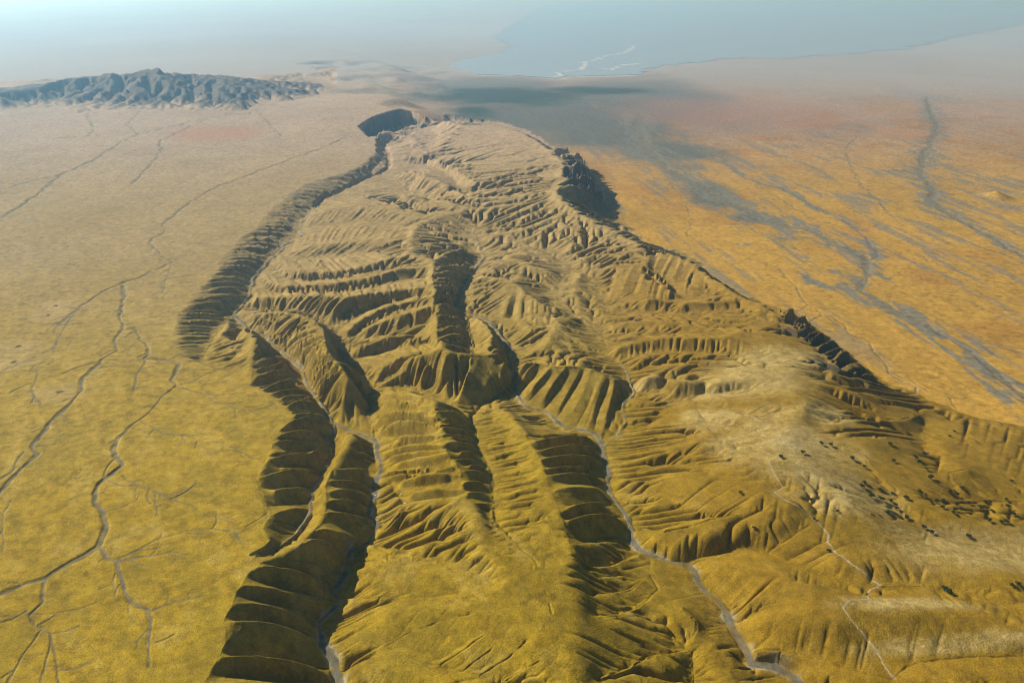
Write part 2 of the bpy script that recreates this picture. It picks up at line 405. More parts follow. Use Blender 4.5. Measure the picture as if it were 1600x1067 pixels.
scarp = wob(line(SCARP_TOP, 0.0), 5.0, 332, 12.0)
efoot = wob(line(EAST_FOOT, ZR), 9.0, 334, 26.0)
tip = line(TIP)
far_corner = np.array([[5000.0, 600.0, ZR], [5000.0, 200.0, ZR], [-1500.0, 200.0, 0.0]])
HILL_POLY = np.vstack([tip, efoot, far_corner, scarp[::-1]])
V = [wob(line(s), 4.0, k + 1) for k, s in enumerate(VALLEYS)]
Rg = [wob(line(s), 3.0, k + 101) for k, s in enumerate(RIDGES)]
mt_foot = wob(line(MT_FOOT, 0.0), 55.0, 333, 130.0)
MR = [wob(line(s), 14.0, k + 301, 60.0) for k, s in enumerate(MT_RIDGES)]
mt_back = np.array([[p[0] * 1.32, p[1] * 1.32, 0.0] for p in mt_foot[::-1]])
MT_POLY = np.vstack([mt_foot, mt_back])

# the step from the western bench to the eastern flats, north of the hills
DIV = np.array([ground(*p) for p in ((800, 1500), (800, 1067), (800, 600), (800, 400), (740, 250), (690, 200), (645, 176), (628, 150), (612, 128), (590, 108), (560, 90), (520, 70), (470, 50))])


CLIFF = ground(596, 166, 40)


def plain_z(x, y):
    xd = np.interp(y, DIV[:, 1], DIV[:, 0])
    w = 60.0 + 0.10 * np.maximum(y - 4600.0, 0)
    b = np.hypot(x - CLIFF[0], (y - CLIFF[1]) * 0.8)
    return ZR * sstep(-w, w, x - xd + fbm(x, y, 700.0, 3, 5) * w * 1.6) + 40.0 * (1 - sstep(350, 1300, b))


def along(P, t):
    d = np.concatenate([[0], np.cumsum(np.hypot(np.diff(P[:, 0]), np.diff(P[:, 1])))])
    return np.array([np.interp(t * d[-1], d, P[:, c]) for c in range(3)]), d[-1]


def flute_lines():
    """gully and spur lines from each crest down to its foot"""
    rnd = random.Random(5)
    zones, lines = [], []
    jobs = []
    for top, foot, sp, *e in FLUTES:
        jobs.append((line(top), line(foot), sp, e or (0.62, 0.82, 1.7, 2.5)))
    for i, j in ((3, 7), (3, 6), (4, 8), (4, 7), (5, 8), (6, 9), (7, 10), (10, 12), (10, 13), (11, 13), (12, 14), (13, 14), (13, 15)):
        jobs.append((line(RIDGES[i]), line(VALLEYS[j]), 19, (0.75, 0.95, 1.1, 1.5)))
    for A, B, sp, ex in jobs:
        zones.append(np.vstack([A, B[::-1]]))
        L = 0.5 * (along(A, 0)[1] + along(B, 0)[1])
        n = max(3, int(L / sp))
        st = np.cumsum([rnd.choice((0.4, 0.6, 0.8, 1.0, 1.3, 1.9)) * rnd.uniform(0.8, 1.2) for _ in range(2 * n + 1)])
        st = (st - st[0]) / (st[-1] - st[0])
        for k in range(2 * n + 1):
            t = float(st[k])
            a, _ = along(A, t)
            b, _ = along(B, min(1, max(0, t + rnd.uniform(-0.10, 0.10) / n)))
            gully = k % 2 == 1
            e = rnd.uniform(ex[0] - 0.1, ex[1] + 0.12) if gully else rnd.uniform(ex[2] - 0.2, ex[3] + 0.3)
            t0, t1 = (0.02, 0.97) if gully else (rnd.uniform(0.0, 0.06), rnd.uniform(0.62, 0.95))
            if rnd.random() < 0.10:
                t0 = rnd.uniform(0.1, 0.4)      # some start lower on the slope
            q = np.linspace(t0, t1, 12)
            bow = rnd.uniform(-0.05, 0.05)
            nx, ny = -(b[1] - a[1]), (b[0] - a[0])
            w = bow * np.sin(math.pi * q)
            lines.append(wob(np.column_stack([a[0] + (b[0] - a[0]) * q + nx * w, a[1] + (b[1] - a[1]) * q + ny * w, a[2] + (b[2] - a[2]) * q ** e]), 1.0, 700 + len(lines), 9.0))
    return zones, lines


def laplace(h, fixed, n, w=1.5):
    free = ~fixed
    ii, jj = np.indices(h.shape, sparse=True)
    red = free & ((ii + jj) % 2 == 0)
    blk = free & ((ii + jj) % 2 == 1)
    for k in range(n):
        for m in (red, blk):
            p = np.pad(h, 1, mode='edge')
            a = (p[:-2, 1:-1] + p[2:, 1:-1] + p[1:-1, :-2] + p[1:-1, 2:]) * 0.25
            h[m] += w * (a[m] - h[m])
    return h


def up2(a, shape):
    b = np.empty(shape)
    b[::2, ::2] = a
    b[1::2, ::2] = 0.5 * (a[:-1] + a[1:])
    b[:, 1::2] = 0.5 * (b[:, :-1:2] + b[:, 2::2])
    return b


def setup(g):
    fixed = np.zeros(g.X.shape, bool)
    val = np.zeros(g.X.shape)
    hill = g.inside(HILL_POLY)
    mt = g.inside(MT_POLY)
    base = plain_z(g.X, g.Y)
    for p in Rg + MR:
        g.burn(p, fixed, val)
    edge = np.zeros(g.X.shape, bool)
    g.burn(scarp, edge, val)
    g.burn(efoot, edge, val)
    fixed |= edge
    val = np.where(fixed & (hill | mt | edge), val, base)
    fixed |= ~(hill | mt)
    ch = np.zeros(g.X.shape, bool)
    for p in V:
        g.burn(p, ch, val)
    fixed |= ch
    return fixed, val, hill, mt, ch


NB = [(-1, -1), (-1, 0), (-1, 1), (0, -1), (0, 1), (1, -1), (1, 0), (1, 1)]


def erode(g, h, kmap, base_fix, rain, iters, K, D, nd, a0=0.0):
    nr, nc = h.shape
    N = nr * nc
    idx = np.arange(N).reshape(nr, nc)
    dx = g.dx
    src = (rain * dx * dx).ravel()
    rounds = int(math.ceil(math.log2(1.2 * (nr + nc))))
    move = (kmap > 0.02) & ~base_fix
    for it in range(iters):
        for _ in range(2):   # lift pits to their lowest neighbour
            p = np.pad(h, 1, mode='edge')
            lo = np.full(h.shape, 1e9)
            for di, dj in NB:
                lo = np.minimum(lo, p[1 + di:1 + di + nr, 1 + dj:1 + dj + nc])
            h = np.where(move & (h <= lo), lo + 0.02, h)
        p = np.pad(h, 1, constant_values=1e9)
        best = np.zeros(h.shape)
        rec = idx.copy()
        rd = np.ones(h.shape)
        for di, dj in NB:
            dd = math.sqrt(di * di + dj * dj)
            s = (h - p[1 + di:1 + di + nr, 1 + dj:1 + dj + nc]) / dd
            m = s > best
            best = np.where(m, s, best)
            rec = np.where(m, idx + di * nc + dj, rec)
            rd = np.where(m, dd, rd)
        rec = np.where(base_fix, idx, rec).ravel()
        root = rec == idx.ravel()
        acc = src.copy()
        ptr = rec.copy()
        live = ~root
        for _ in range(rounds):
            sel = np.nonzero(live)[0]
            if len(sel) == 0:
                break
            acc = acc + np.bincount(ptr[sel], acc[sel], N)
            newp = ptr[ptr]
            live = live & ~root[ptr]
            ptr = newp
        F = K * kmap.ravel() * np.maximum(np.sqrt(acc) - a0, 0.0) / (rd * dx).ravel()
        F[root] = 0.0
        b = F / (1 + F)
        a = h.ravel() / (1 + F)
        a[root] = h.ravel()[root]
        b[root] = 0.0
        ptr = rec.copy()
        for _ in range(rounds):
            a = a + b * a[ptr]
            b = b * b[ptr]
            ptr = ptr[ptr]
            if not (b > 1e-6).any():
                break
        # keep fixed parts
        h = np.where(move, a.reshape(nr, nc), h)
        for _ in range(nd):
            p = np.pad(h, 1, mode='edge')
            lap = p[:-2, 1:-1] + p[2:, 1:-1] + p[1:-1, :-2] + p[1:-1, 2:] - 4 * h
            c = np.minimum(D / (dx * dx), 0.2)
            h = np.where(move, h + c * lap, h)
    return h, acc.reshape(nr, nc)


h = None
for f in (8, 4, 2, 1):
    g = Grid(f)
    fixed, val, hill, mt, ch = setup(g)
    if h is None:
        h = np.where(fixed, val, 0.0)
        lap0 = laplace(h, fixed, 500, 1.85)
        h = lap0
    else:
        lap0 = up2(lap0, g.X.shape)
        lap0 = laplace(np.where(fixed, val, lap0), fixed, {4: 120, 2: 40, 1: 10}[f], 1.5)
        if f == 4:
            h = lap0.copy()
        else:
            h = up2(h, g.X.shape)
            h = np.where(ch | ~(hill | mt), val, h)
    land = (hill | mt)
    if f == 8:
        continue
    soft = land.astype(float)
    for _ in range(3):
        p = np.pad(soft, 1, mode='edge')
        soft = np.minimum(soft, (p[:-2, 1:-1] + p[2:, 1:-1] + p[1:-1, :-2] + p[1:-1, 2:]) * 0.25)
    # smooth turf caps erode slowly
    cap = np.zeros(g.X.shape)
    for (px, py, rx, ry, z) in ((1230, 690, 150, 170, -10), (1190, 600, 200, 150, -14), (1220, 540, 170, 100, -10), (1400, 720, 200, 120, -30), (1520, 850, 260, 120, -36), (760, 225, 420, 900, 50), (850, 960, 150, 130, -25), (700, 970, 190, 120, -48), (640, 900, 110, 50, -52), (1350, 950, 240, 60, -35), (1150, 860, 130, 90, -60), (1090, 760, 110, 110, -45), (1300, 850, 170, 90, -40), (1440, 1010, 260, 60, -50), (1200, 960, 100, 60, -60), (1500, 700, 220, 160, -50), (1560, 680, 230, 110, -80), (1460, 660, 130, 90, -80), (1100, 640, 120, 90, -35), (1060, 900, 90, 120, -80)):
        cx, cy = ground(px, py, z)
        cap = np.maximum(cap, 1 - sstep(0.6, 1.3, np.hypot((g.X - cx) / rx, (g.Y - cy) / ry)))
    cap *= hill
    kmap = soft * np.where(mt, 1.2, 1.0 - 0.72 * cap)
    calm = (1 - 0.75 * cap)

    def rough(scale, octs, seed):
        return fbm(g.X, g.Y, scale, octs, seed) * sstep(scale * 0.45, scale * 0.16, g.dx)
    if f == 4:
        h = h + hill * ~fixed * calm * fbm(g.X, g.Y, 110.0, 3, 21) * 3.5 + mt * ~fixed * (fbm(g.X, g.Y, 420.0, 4, 22) * 45.0)
        h, acc = erode(g, h, kmap, ch | ~land, soft, 24, 0.014, 2.0, 1, 15.0)
    elif f == 2:
        zones, flines = flute_lines()
        zone = np.zeros(h.shape, bool)
        for z_ in zones:
            zone |= g.inside(z_)
        fl = np.zeros(h.shape, bool)
        fv = h.copy()
        for p in flines:
            g.burn(p, fl, fv)
        fl &= zone & ~ch
        h = np.where(fl, 0.15 * h + 0.85 * fv, h)
        h = laplace(h, fl | ~zone | ch, 40, 1.5)
        kmap = kmap * np.where(zone, 0.22, 1.0)
        h = h + land * ~ch * calm * (rough(46.0, 2, 31) * 1.8 + rough(22.0, 2, 32) * 1.0)
        h, acc = erode(g, h, kmap, ch | ~land, soft, 30, 0.05, 0.5, 1, 9.0)
    else:
        zone = np.zeros(h.shape, bool)
        for z_ in zones:
            zone |= g.inside(z_)
        fl = np.zeros(h.shape, bool)
        fv = h.copy()
        for p in flines:
            g.burn(p, fl, fv)
        fl &= zone & ~ch
        h = np.where(fl, 0.5 * h + 0.5 * fv, h)
        h = laplace(h, fl | ~zone | ch, 22, 1.5)
        kmap = kmap * np.where(zone, 0.35, 1.0)
        h = h + land * ~ch * calm * rough(10.0, 2, 41) * 0.6
        h, acc = erode(g, h, kmap, ch | ~land, soft, 8, 0.05, 0.2, 1, 7.0)


def blur(a, r):
    for ax in (0, 1):
        p = np.concatenate([np.repeat(np.take(a, [0], ax), r + 1, ax), a, np.repeat(np.take(a, [-1], ax), r, ax)], ax)
        c = np.cumsum(p, ax)
        n = a.shape[ax]
        a = (np.take(c, range(2 * r + 1, 2 * r + 1 + n), ax) - np.take(c, range(0, n), ax)) / (2 * r + 1)
    return a


# frost and rain sharpen what the streams began
lo = blur(blur(h, 9), 9)
lift = np.where(zone, 0.45, 0.8) * soft * (1 - 0.8 * cap) * np.where(mt, 0.25, 1.0)
h = np.where(land & ~ch, h + lift * (h - lo), h)
G = g
X, Y = G.X, G.Y
land = hill | mt


# ------------------------------------------------------------------ washes, stream beds and tracks cut into the land
def near_line(P, reach):
    """distance to a world polyline and the line's height, in the window that lies within reach of it"""
    ij = np.array([G.ij(p[0], p[1]) for p in P])
    rmin = max(np.hypot(P[:, 0], P[:, 1]).min(), R0)
    pw = reach / (rmin * DTH) + 2
    ia, ib = int(max(0, ij[:, 0].min() - pw)), int(min(G.nr, ij[:, 0].max() + pw + 1))
    ja, jb = int(max(0, ij[:, 1].min() - pw)), int(min(G.nc, ij[:, 1].max() + pw + 1))
    W = np.s_[ia:max(ia, ib), ja:max(ja, jb)]
    xs, ys = X[W], Y[W]
    dist = np.full(xs.shape, 1e9)
    zz = np.zeros(xs.shape)
    for a, b, p, q in zip(P[:-1], P[1:], ij[:-1], ij[1:]):
        rr = max(min(math.hypot(a[0], a[1]), math.hypot(b[0], b[1])), R0)
        pad = reach / (rr * DTH) + 2
        i0, i1 = int(max(0, min(p[0], q[0]) - pad - ia)), int(max(0, max(p[0], q[0]) + pad + 1 - ia))
        j0, j1 = int(max(0, min(p[1], q[1]) - pad - ja)), int(max(0, max(p[1], q[1]) + pad + 1 - ja))
        x, y = xs[i0:i1, j0:j1], ys[i0:i1, j0:j1]
        if x.size == 0:
            continue
        ex, ey = b[0] - a[0], b[1] - a[1]
        t = np.clip(((x - a[0]) * ex + (y - a[1]) * ey) / (ex * ex + ey * ey + 1e-9), 0, 1)
        d = np.hypot(x - a[0] - t * ex, y - a[1] - t * ey)
        s = dist[i0:i1, j0:j1]
        m = d < s
        s[m] = d[m]
        zz[i0:i1, j0:j1][m] = (a[2] + (b[2] - a[2]) * t)[m]
    return W, dist, zz


WASHES = [  # (half width m, depth m, trace, level, bed number or 0)
    (5.0, 4.5, "540,216 500,233 456,248 405,267 358,285 321,300 297,316 270,338 252,352", 0, 1),
    (4.2, 4.0, "252,352 260,361 234,374 240,387 260,403 270,409 254,417 236,424 216,434 189,443 194,461 192,478 189,498 192,515 179,532 182,546 159,559 142,580 128,593 128,610 105,633 81,657 61,681 50,696 61,707 37,727 20,747 0,771 -40,800", 0, 1),
    (3.6, 4.0, "192,515 209,512 223,529 233,544 227,559 263,563 280,567 273,583 267,593 275,603 250,620 233,644 206,664 186,684 176,700 183,712 189,727 165,747 146,771 148,788 164,801 165,818 155,852 135,866 101,886 71,901 34,913 0,926 -50,945", 0, 2),
    (2.4, 2.5, "155,852 165,872 179,876 192,909 206,936 233,953 236,977 233,1004 236,1038", 0, 0),
    (1.6, 1.8, "233,953 263,942 297,935 312,930", 0, 0),
    (1.8, 1.6, "179,876 216,859 250,842 290,830 331,825 368,828 378,846", 0, 0),
    (1.5, 1.8, "179,876 236,867 267,862 297,867", 0, 0),
    (2.6, 3.0, "71,901 68,920 64,940 44,960 54,977 78,990 84,1017 89,1048 92,1090", 0, 2),
    (1.6, 2.2, "61,987 37,1021 20,1048 5,1075", 0, 0), (1.5, 2.0, "44,953 20,965 0,972", 0, 0), (1.8, 2.4, "78,1000 72,1038 62,1066", 0, 0),
    (1.5, 1.8, "189,744 219,758 250,771 287,785 321,801 364,818", 0, 0), (1.2, 1.4, "267,773 304,761 348,756", 0, 0), (1.1, 1.3, "243,772 242,790 246,804", 0, 0),
    (1.5, 1.8, "277,603 310,613 341,627 371,637 408,647", 0, 0), (1.4, 1.6, "277,603 300,596 322,585 341,577", 0, 0),
    (1.4, 1.6, "233,664 253,676 287,679 314,679", 0, 0), (1.2, 1.6, "306,700 309,689", 0, 0), (1.2, 1.3, "362,698 380,707 396,717", 0, 0),
    (2.4, 2.6, "189,443 159,458 135,475 115,488 91,505 80,520", 0, 0), (2.0, 2.0, "115,490 101,512 91,529 81,552 61,573 51,600 54,620 66,632", 0, 0),
    (1.6, 1.8, "227,559 216,585 210,612", 0, 0), (1.4, 1.6, "142,580 175,572 205,563 222,560", 0, 0), (1.4, 1.6, "270,409 262,430 256,450", 0, 0), (1.4, 1.4, "300,390 282,402 270,409", 0, 0),
    (1.4, 1.8, "17,781 6,800 4,830 7,845 0,862", 0, 0), (2.4, 2.5, "40,705 16,738 0,752", 0, 0),
    (1.2, 1.5, "250,450 262,459 290,462", 0, 0), (2.2, 2.5, "405,320 425,314 458,300 505,280", 0, 0),
    # from the mountains
    (6.0, 5.0, "371,176 324,184 277,196 216,209 189,223 148,250 101,270 40,317 0,341 -60,370", 0, 0), (5.0, 5.0, "324,186 287,203 250,221 253,233 233,260 205,290", 0, 0),
    (5.0, 4.0, "94,273 40,285 0,297", 0, 0), (5.0, 4.0, "390,180 398,170 430,205 440,212", 0, 0), (5.0, 4.0, "220,173 200,195 216,209", 0, 0), (4.0, 4.0, "135,176 147,200 140,212 90,216", 0, 0),
    # eastern plain
    (34.0, 2.5, "1000,180 997,199 1016,236 1034,255 1060,275 1094,290 1128,310 1161,326 1195,342 1229,353", ZR, 3),
    (16.0, 2.5, "1229,353 1262,359 1276,363 1303,377 1330,390 1352,404 1357,417 1348,438 1344,455 1364,465 1397,482 1431,498 1465,519 1499,539 1532,559 1566,590 1597,613 1660,660", ZR, 3),
    (7.0, 2.0, "1252,428 1269,441 1303,448 1337,455", ZR, 3), (5.0, 2.0, "1482,515 1532,532 1600,552 1660,565", ZR, 0), (4.0, 2.0, "1465,505 1520,520 1560,540 1600,545", ZR, 0),
    (22.0, 2.5, "1448,150 1448,162 1465,199 1451,229 1440,252 1438,273 1458,294 1455,314 1475,327 1495,341", ZR, 4),
    (10.0, 2.5, "1495,341 1526,358 1549,370 1576,387 1600,401 1650,425", ZR, 4),
    (7.0, 3.0, "1060,205 1080,223 1128,246 1148,267 1188,287 1222,294 1249,310 1279,327 1310,337 1340,358 1365,385 1372,400 1355,410", ZR, 0),
    (5.0, 2.5, "1188,290 1225,315 1250,330 1275,345 1300,350", ZR, 0),
    (2.4, 2.6, "1046,285 1062,304 1072,320 1080,335 1076,362 1073,370", ZR, 0), (1.8, 2.0, "1073,367 1104,380 1112,384 1122,396", ZR, 0),
    (2.4, 2.8, "1167,401 1193,412 1216,417 1229,434 1244,449 1251,462 1261,476 1244,487", ZR, 0), (2.2, 2.6, "1261,476 1277,485 1283,492 1262,506", ZR, 0),
    (2.2, 2.6, "1296,492 1316,505 1330,522 1357,532 1369,552 1384,573 1388,584 1428,604 1432,618", ZR, 0), (2.0, 2.2, "1388,584 1410,582 1450,612 1485,620 1495,640", ZR, 0),
    (6.0, 2.0, "1350,200 1320,235 1330,262 1345,290 1370,310 1390,335 1410,352", ZR, 0), (6.0, 2.0, "1500,370 1530,385 1570,398 1620,420", ZR, 0),
    (5.0, 2.0, "1430,395 1460,412 1500,425 1540,440", ZR, 0), (4.0, 2.0, "1460,430 1510,450 1560,462 1600,472", ZR, 0), (5.0, 2.0, "1515,470 1545,485 1565,497", ZR, 0),
]
TRACK = "1202,720,-9 1208,734,-11 1225,758,-14 1212,764,-13 1229,781,-17 1256,795,-22 1279,812,-26 1296,832,-32 1293,842,-34 1306,862,-40 1330,882,-44 1354,899,-49 1377,913,-52 1357,921,-48 1357,936,-38 1327,937,-37 1316,948,-37 1330,967,-42 1350,990,-52 1370,1017,-62 1384,1044,-70 1397,1060,-73"

wash = np.zeros(X.shape)
bed = np.zeros(X.shape, np.int8)
drop = np.zeros(X.shape)
edge_n = fbm(X, Y, 14.0, 3, 77)
edge_big = np.clip(fbm(X, Y, 90.0, 3, 78) * 1.3, -0.8, 1)
rw = random.Random(9)
twigs = []
for (w, d, s, z, b) in WASHES:
    if z != 0 or w > 4.5:
        continue
    P = wob(line(s, z), 4.6, 500, 30.0)
    for i in range(1, len(P) - 1):
        if rw.random() < 0.75:
            q = P[i]
            t = P[i + 1] - P[i - 1]
            a0 = math.atan2(t[1], t[0]) + rw.choice((-1, 1)) * rw.uniform(0.6, 1.3)
            L = rw.uniform(12, 60) * (1.0 if rw.random() < 0.8 else 2.0)
            tw = np.array([[q[0] + L * f_ * math.cos(a0 + 0.4 * f_), q[1] + L * f_ * math.sin(a0 + 0.4 * f_), z] for f_ in np.linspace(0, 1, 6)])
            twigs.append((rw.uniform(0.8, 1.7), rw.uniform(1.2, 2.2), tw))
            if L > 40:
                m_ = tw[3]
                a1 = a0 + rw.choice((-1, 1)) * 0.8
                twigs.append((0.7, 1.0, np.array([m_, m_ + np.array([0.5 * L * math.cos(a1), 0.5 * L * math.sin(a1), 0])])))
halo = np.zeros(X.shape)
for k, (w, d, s, z, b) in enumerate(WASHES):
    w = w * ((1.15 if z == 0 else 0.9) if w < 10 else 1.0)
    d = d * (0.75 if w < 10 else 1.0)
    P = wob(line(s, z), 4.6, 500 + k, 9.0 + 0.6 * w)
    if w >= 6 and z == ZR:
        W, D, zz = near_line(P, min(w * 14, 330))
        halo[W] = np.maximum(halo[W], np.exp(-(D / (w * 4.0 + 10)) ** 2))
    W, D, zz = near_line(P, w * 3 + 8)
    D = D + edge_n[W] * w * 0.45
    ww = w * (1.0 + 0.9 * edge_big[W])
    drop[W] = np.maximum(drop[W], d * (1 - sstep(ww * 0.75, ww * 1.35 + 1.2, D)))
    m = 1 - sstep(ww * 0.55, ww * 1.05 + 0.6, D)
    wash[W] = np.maximum(wash[W], m)
    if b:
        bed[W][m > 0.5] = b
for k, (w, d, P) in enumerate(twigs):
    W, D, zz = near_line(wob(P, 2.5, 1500 + k, 7.0), 8)
    ww = w * np.clip(G.R[W] / 1500.0, 1, 3)
    drop[W] = np.maximum(drop[W], d * (1 - sstep(ww * 0.5, ww * 1.7, D + edge_n[W] * 0.8)))
    wash[W] = np.maximum(wash[W], 0.7 * (1 - sstep(ww * 0.5, ww * 1.4, D)))
h = h - drop * (~hill)

def streambed(vi, i0, i1, w0, w1, b):
    P = V[vi]
    n = len(P)
    P = P[int(i0 * n):int(i1 * n)]
    W, D, zz = near_line(P, 40)
    y = np.clip((Y[W] - P[:, 1].min()) / max(1.0, P[:, 1].max() - P[:, 1].min()), 0, 1)
    ww = 0.82 * (w1 + (w0 - w1) * y) * (1 + 0.85 * edge_big[W]) + edge_n[W] * 1.8
    sand[W] = np.maximum(sand[W], (1 - sstep(ww * 1.1, ww * 2.3 + 3.0, D)) * sstep(-0.25, 0.25, edge_bar[W]))
    f = (1 - sstep(ww, ww * 1.7 + 2.0, D)) * (D < 1e8)
    h[W] += (zz - h[W]) * f
    m = 1 - sstep(ww * 0.9, ww * 1.15 + 0.5, D)
    wash[W] = np.maximum(wash[W], m)
    if b:
        bed[W][m > 0.5] = b

edge_bar = fbm(X, Y, 34.0, 3, 79)
for k, P in enumerate(V):          # thin incised threads along the hollows
    if k in (0, 1, 16):
        continue
    W, D, zz = near_line(P, 12)
    ww = 1.5 * (1 + 0.7 * edge_big[W]) * np.clip(G.R[W] / 1400.0, 0.9, 2.5)
    h[W] -= 2.2 * (1 - sstep(ww * 0.5, ww * 1.6, D + edge_n[W] * 1.4)) * hill[W] * sstep(-0.35, 0.15, edge_bar[W])
P = V[0][:int(0.40 * len(V[0]))]
W, D, zz = near_line(P, 60)
h[W] -= (17.0 + 5 * edge_big[W]) * (1 - sstep(5.0, 24.0 + 9 * edge_bar[W], D + 3.0 * edge_n[W])) * land[W]
V[0][:len(P), 2] -= 17.0
sand = np.zeros(X.shape)
streambed(0, 0.30, 0.72, 2.8, 3.2, 5)
streambed(0, 0.72, 1.0, 3.2, 7.5, 6)
streambed(1, 0.0, 1.0, 2.2, 2.0, 7)
streambed(16, 0.02, 0.42, 2.4, 2.8, 0)
streambed(16, 0.42, 1.0, 3.6, 6.8, 8)
streambed(19, 0.75, 1.0, 1.8, 2.2, 0)
# dirt track
TP = wob(line(TRACK), 1.6, 900, 9.0)
W, D, zz = near_line(TP, 30)
track = np.zeros(X.shape)
track[W] = 1 - sstep(0.9, 1.9, D + edge_n[W] * 0.6)
bed[track > 0.35] = 20

# small roughness of the plains: cattle paths, hummocks
h = h + (~land) * (fbm(X, Y, 260.0, 4, 51) * 2.2 + fbm(X, Y, 26.0, 3, 52) * 0.35) * (1 - wash)
h = h + land * (fbm(X, Y, 13.0, 3, 53) * 0.45 + fbm(X, Y, 5.0, 2, 54) * 0.35 * sstep(4.0, 2.0, G.dx)) * (1 - wash)
# lone cone on the eastern plain
for (px, py, zc, rad) in ((1556, 300, 38, 95),):
    cx, cy = ground(px, py + 8, ZR)
    d = np.hypot(X - cx, Y - cy)
    h = h + zc * np.clip(1 - d / rad * (1 + 0.25 * fbm(X, Y, 60.0, 3, 55)), 0, 1) ** 1.2

# lake outline
LAKE = ("700,106 712,112 740,117 770,119 800,119 830,122 862,122 890,121 930,121 985,118 1000,113 1040,104 1075,99 1120,93 1160,91 1200,93 1240,91 1290,87 1340,83 1400,78 1440,72 1500,56 1600,38 1720,20 "
        "1720,4 1500,2 1200,2 1000,3 880,8 840,18 815,32 790,46 772,58 800,72 795,80 775,86 740,90 722,97")
lake = wob(line(LAKE, ZR), 75.0, 950, 150.0)
in_lake = G.inside(lake)
W, D, _ = near_line(np.vstack([lake, lake[:1]]), 900)
Dl = np.full(X.shape, 1e4)
Dl[W] = np.minimum(D, 1e4)
h = h - 5.0 * in_lake * sstep(20, 200, Dl)

# ------------------------------------------------------------------ ground cover colours (what grows or lies there, with haze painted in far off)
def blob(px, py, rx, ry, z, soft=0.5, seed=60, rot=0.0):
    """soft patch around a place, sizes in metres"""
    cx, cy = ground(px, py, z)
    out = np.zeros(X.shape)
    rad = max(rx, ry) * (1.5 + soft)
    r = math.hypot(cx, cy)
    i0, j0 = G.ij(cx, cy)
    ia = int(max(0, math.log(max(r - rad, R0) / R0) / DTH))
    ib = int(min(G.nr, math.log((r + rad) / R0) / DTH + 2))
    hw = (math.asin(min(0.99, rad / r)) if rad < r else 2.0) / DTH + 2
    ja, jb = int(max(0, j0 - hw)), int(max(0, min(G.nc, j0 + hw)))
    if ia >= ib or ja >= jb:
        return out
    W = np.s_[ia:ib, ja:jb]
    a, b = X[W] - cx, Y[W] - cy
    c, s = math.cos(rot), math.sin(rot)
    d = np.hypot((a * c + b * s) / rx, (b * c - a * s) / ry) + 0.45 * fbm(X[W], Y[W], 0.45 * max(rx, ry), 4, seed)
    out[W] = 1 - sstep(1 - soft, 1 + soft, d)
    return out


def mix(c, rgb, m):
    return c + (np.array(rgb) - c) * m[..., None]


xdiv = np.interp(Y, DIV[:, 1], DIV[:, 0])
east = sstep(-150, 250, X - xdiv) * (~hill)
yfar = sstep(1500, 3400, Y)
n_big = fbm(X, Y, 420.0, 4, 81)
n_mid = fbm(X, Y, 60.0, 4, 82)
n_fine = fbm(X, Y, 11.0, 3, 83)
C = np.ones(X.shape + (3,)) * np.array((0.40, 0.262, 0.014))                     # mustard grass
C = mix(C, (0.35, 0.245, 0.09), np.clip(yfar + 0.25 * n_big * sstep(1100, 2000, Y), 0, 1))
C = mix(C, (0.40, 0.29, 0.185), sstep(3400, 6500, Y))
C = mix(C, (0.45, 0.262, 0.04), east)
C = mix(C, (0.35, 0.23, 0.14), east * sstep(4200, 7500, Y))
dry = sstep(0.0, 0.5, n_mid * 0.7 + n_big * 0.35)
C = mix(C, (0.25, 0.17, 0.02), dry * 0.45 * (1 - yfar) * (1 - east))              # greener grass patches
C = mix(C, (0.36, 0.17, 0.03), sstep(0.05, 0.35, fbm(X, Y, 300.0, 3, 84)) * east * 0.5 * (~hill))
wind = fbm(X * 0.85 + Y * 0.5, (Y * 0.85 - X * 0.5) * 0.34, 34.0, 5, 96, 0.66)
C = mix(C, (0.24, 0.175, 0.012), sstep(0.02, 0.34, wind + 0.35 * n_big) * 0.45 * (1 - east) * (1 - 0.7 * yfar))
C = mix(C, (0.47, 0.34, 0.07), sstep(0.10, 0.42, -wind + 0.3 * n_mid) * 0.40 * (1 - east) * (1 - yfar))
olive = sstep(0.0, 0.4, fbm(X, Y, 24.0, 5, 95, 0.65)) * (1 - yfar * 0.6)
C = mix(C, (0.23, 0.16, 0.015), olive * 0.38 * (1 - east))
C = C * (1 + 0.14 * n_mid + 0.16 * n_fine + 0.16 * n_big)[..., None]
# eastern slopes of the hills: orange-brown grass, pale bare top
ho = hill * sstep(150, 520, X) * (1 - sstep(2600, 3600, Y))
C = mix(C, (0.30, 0.17, 0.012), ho * 0.7)
C = C * (1 - 0.16 * hill * (1 - sstep(1900, 3200, Y)))[..., None]
pale = np.zeros(X.shape)
for (px, py, rx, ry, z) in ((1230, 690, 150, 150, -10), (1170, 590, 190, 120, -14), (1120, 650, 90, 70, -30), (1330, 780, 120, 60, -25), (1530, 860, 200, 60, -36), (1230, 560, 150, 80, -10),
                            (1010, 590, 90, 25, -40), (1290, 640, 60, 60, -12), (1420, 940, 130, 20, -33), (1500, 1000, 140, 16, -42)):
    pale = np.maximum(pale, blob(px, py, rx, ry, z, 0.55, 61))
speck = sstep(-0.15, 0.25, fbm(X, Y, 7.0, 3, 85) + 0.5 * n_mid)
C = mix(C, (0.45, 0.34, 0.12), pale * (0.52 + 0.33 * speck) * hill)
greyp = np.maximum(blob(1250, 690, 70, 60, -10, 0.5, 62), np.maximum(blob(1290, 740, 80, 60, -14, 0.6, 63), blob(1480, 830, 160, 30, -45, 0.5, 64)))
C = mix(C, (0.36, 0.30, 0.15), greyp * 0.5 * hill * (0.3 + 0.7 * speck))
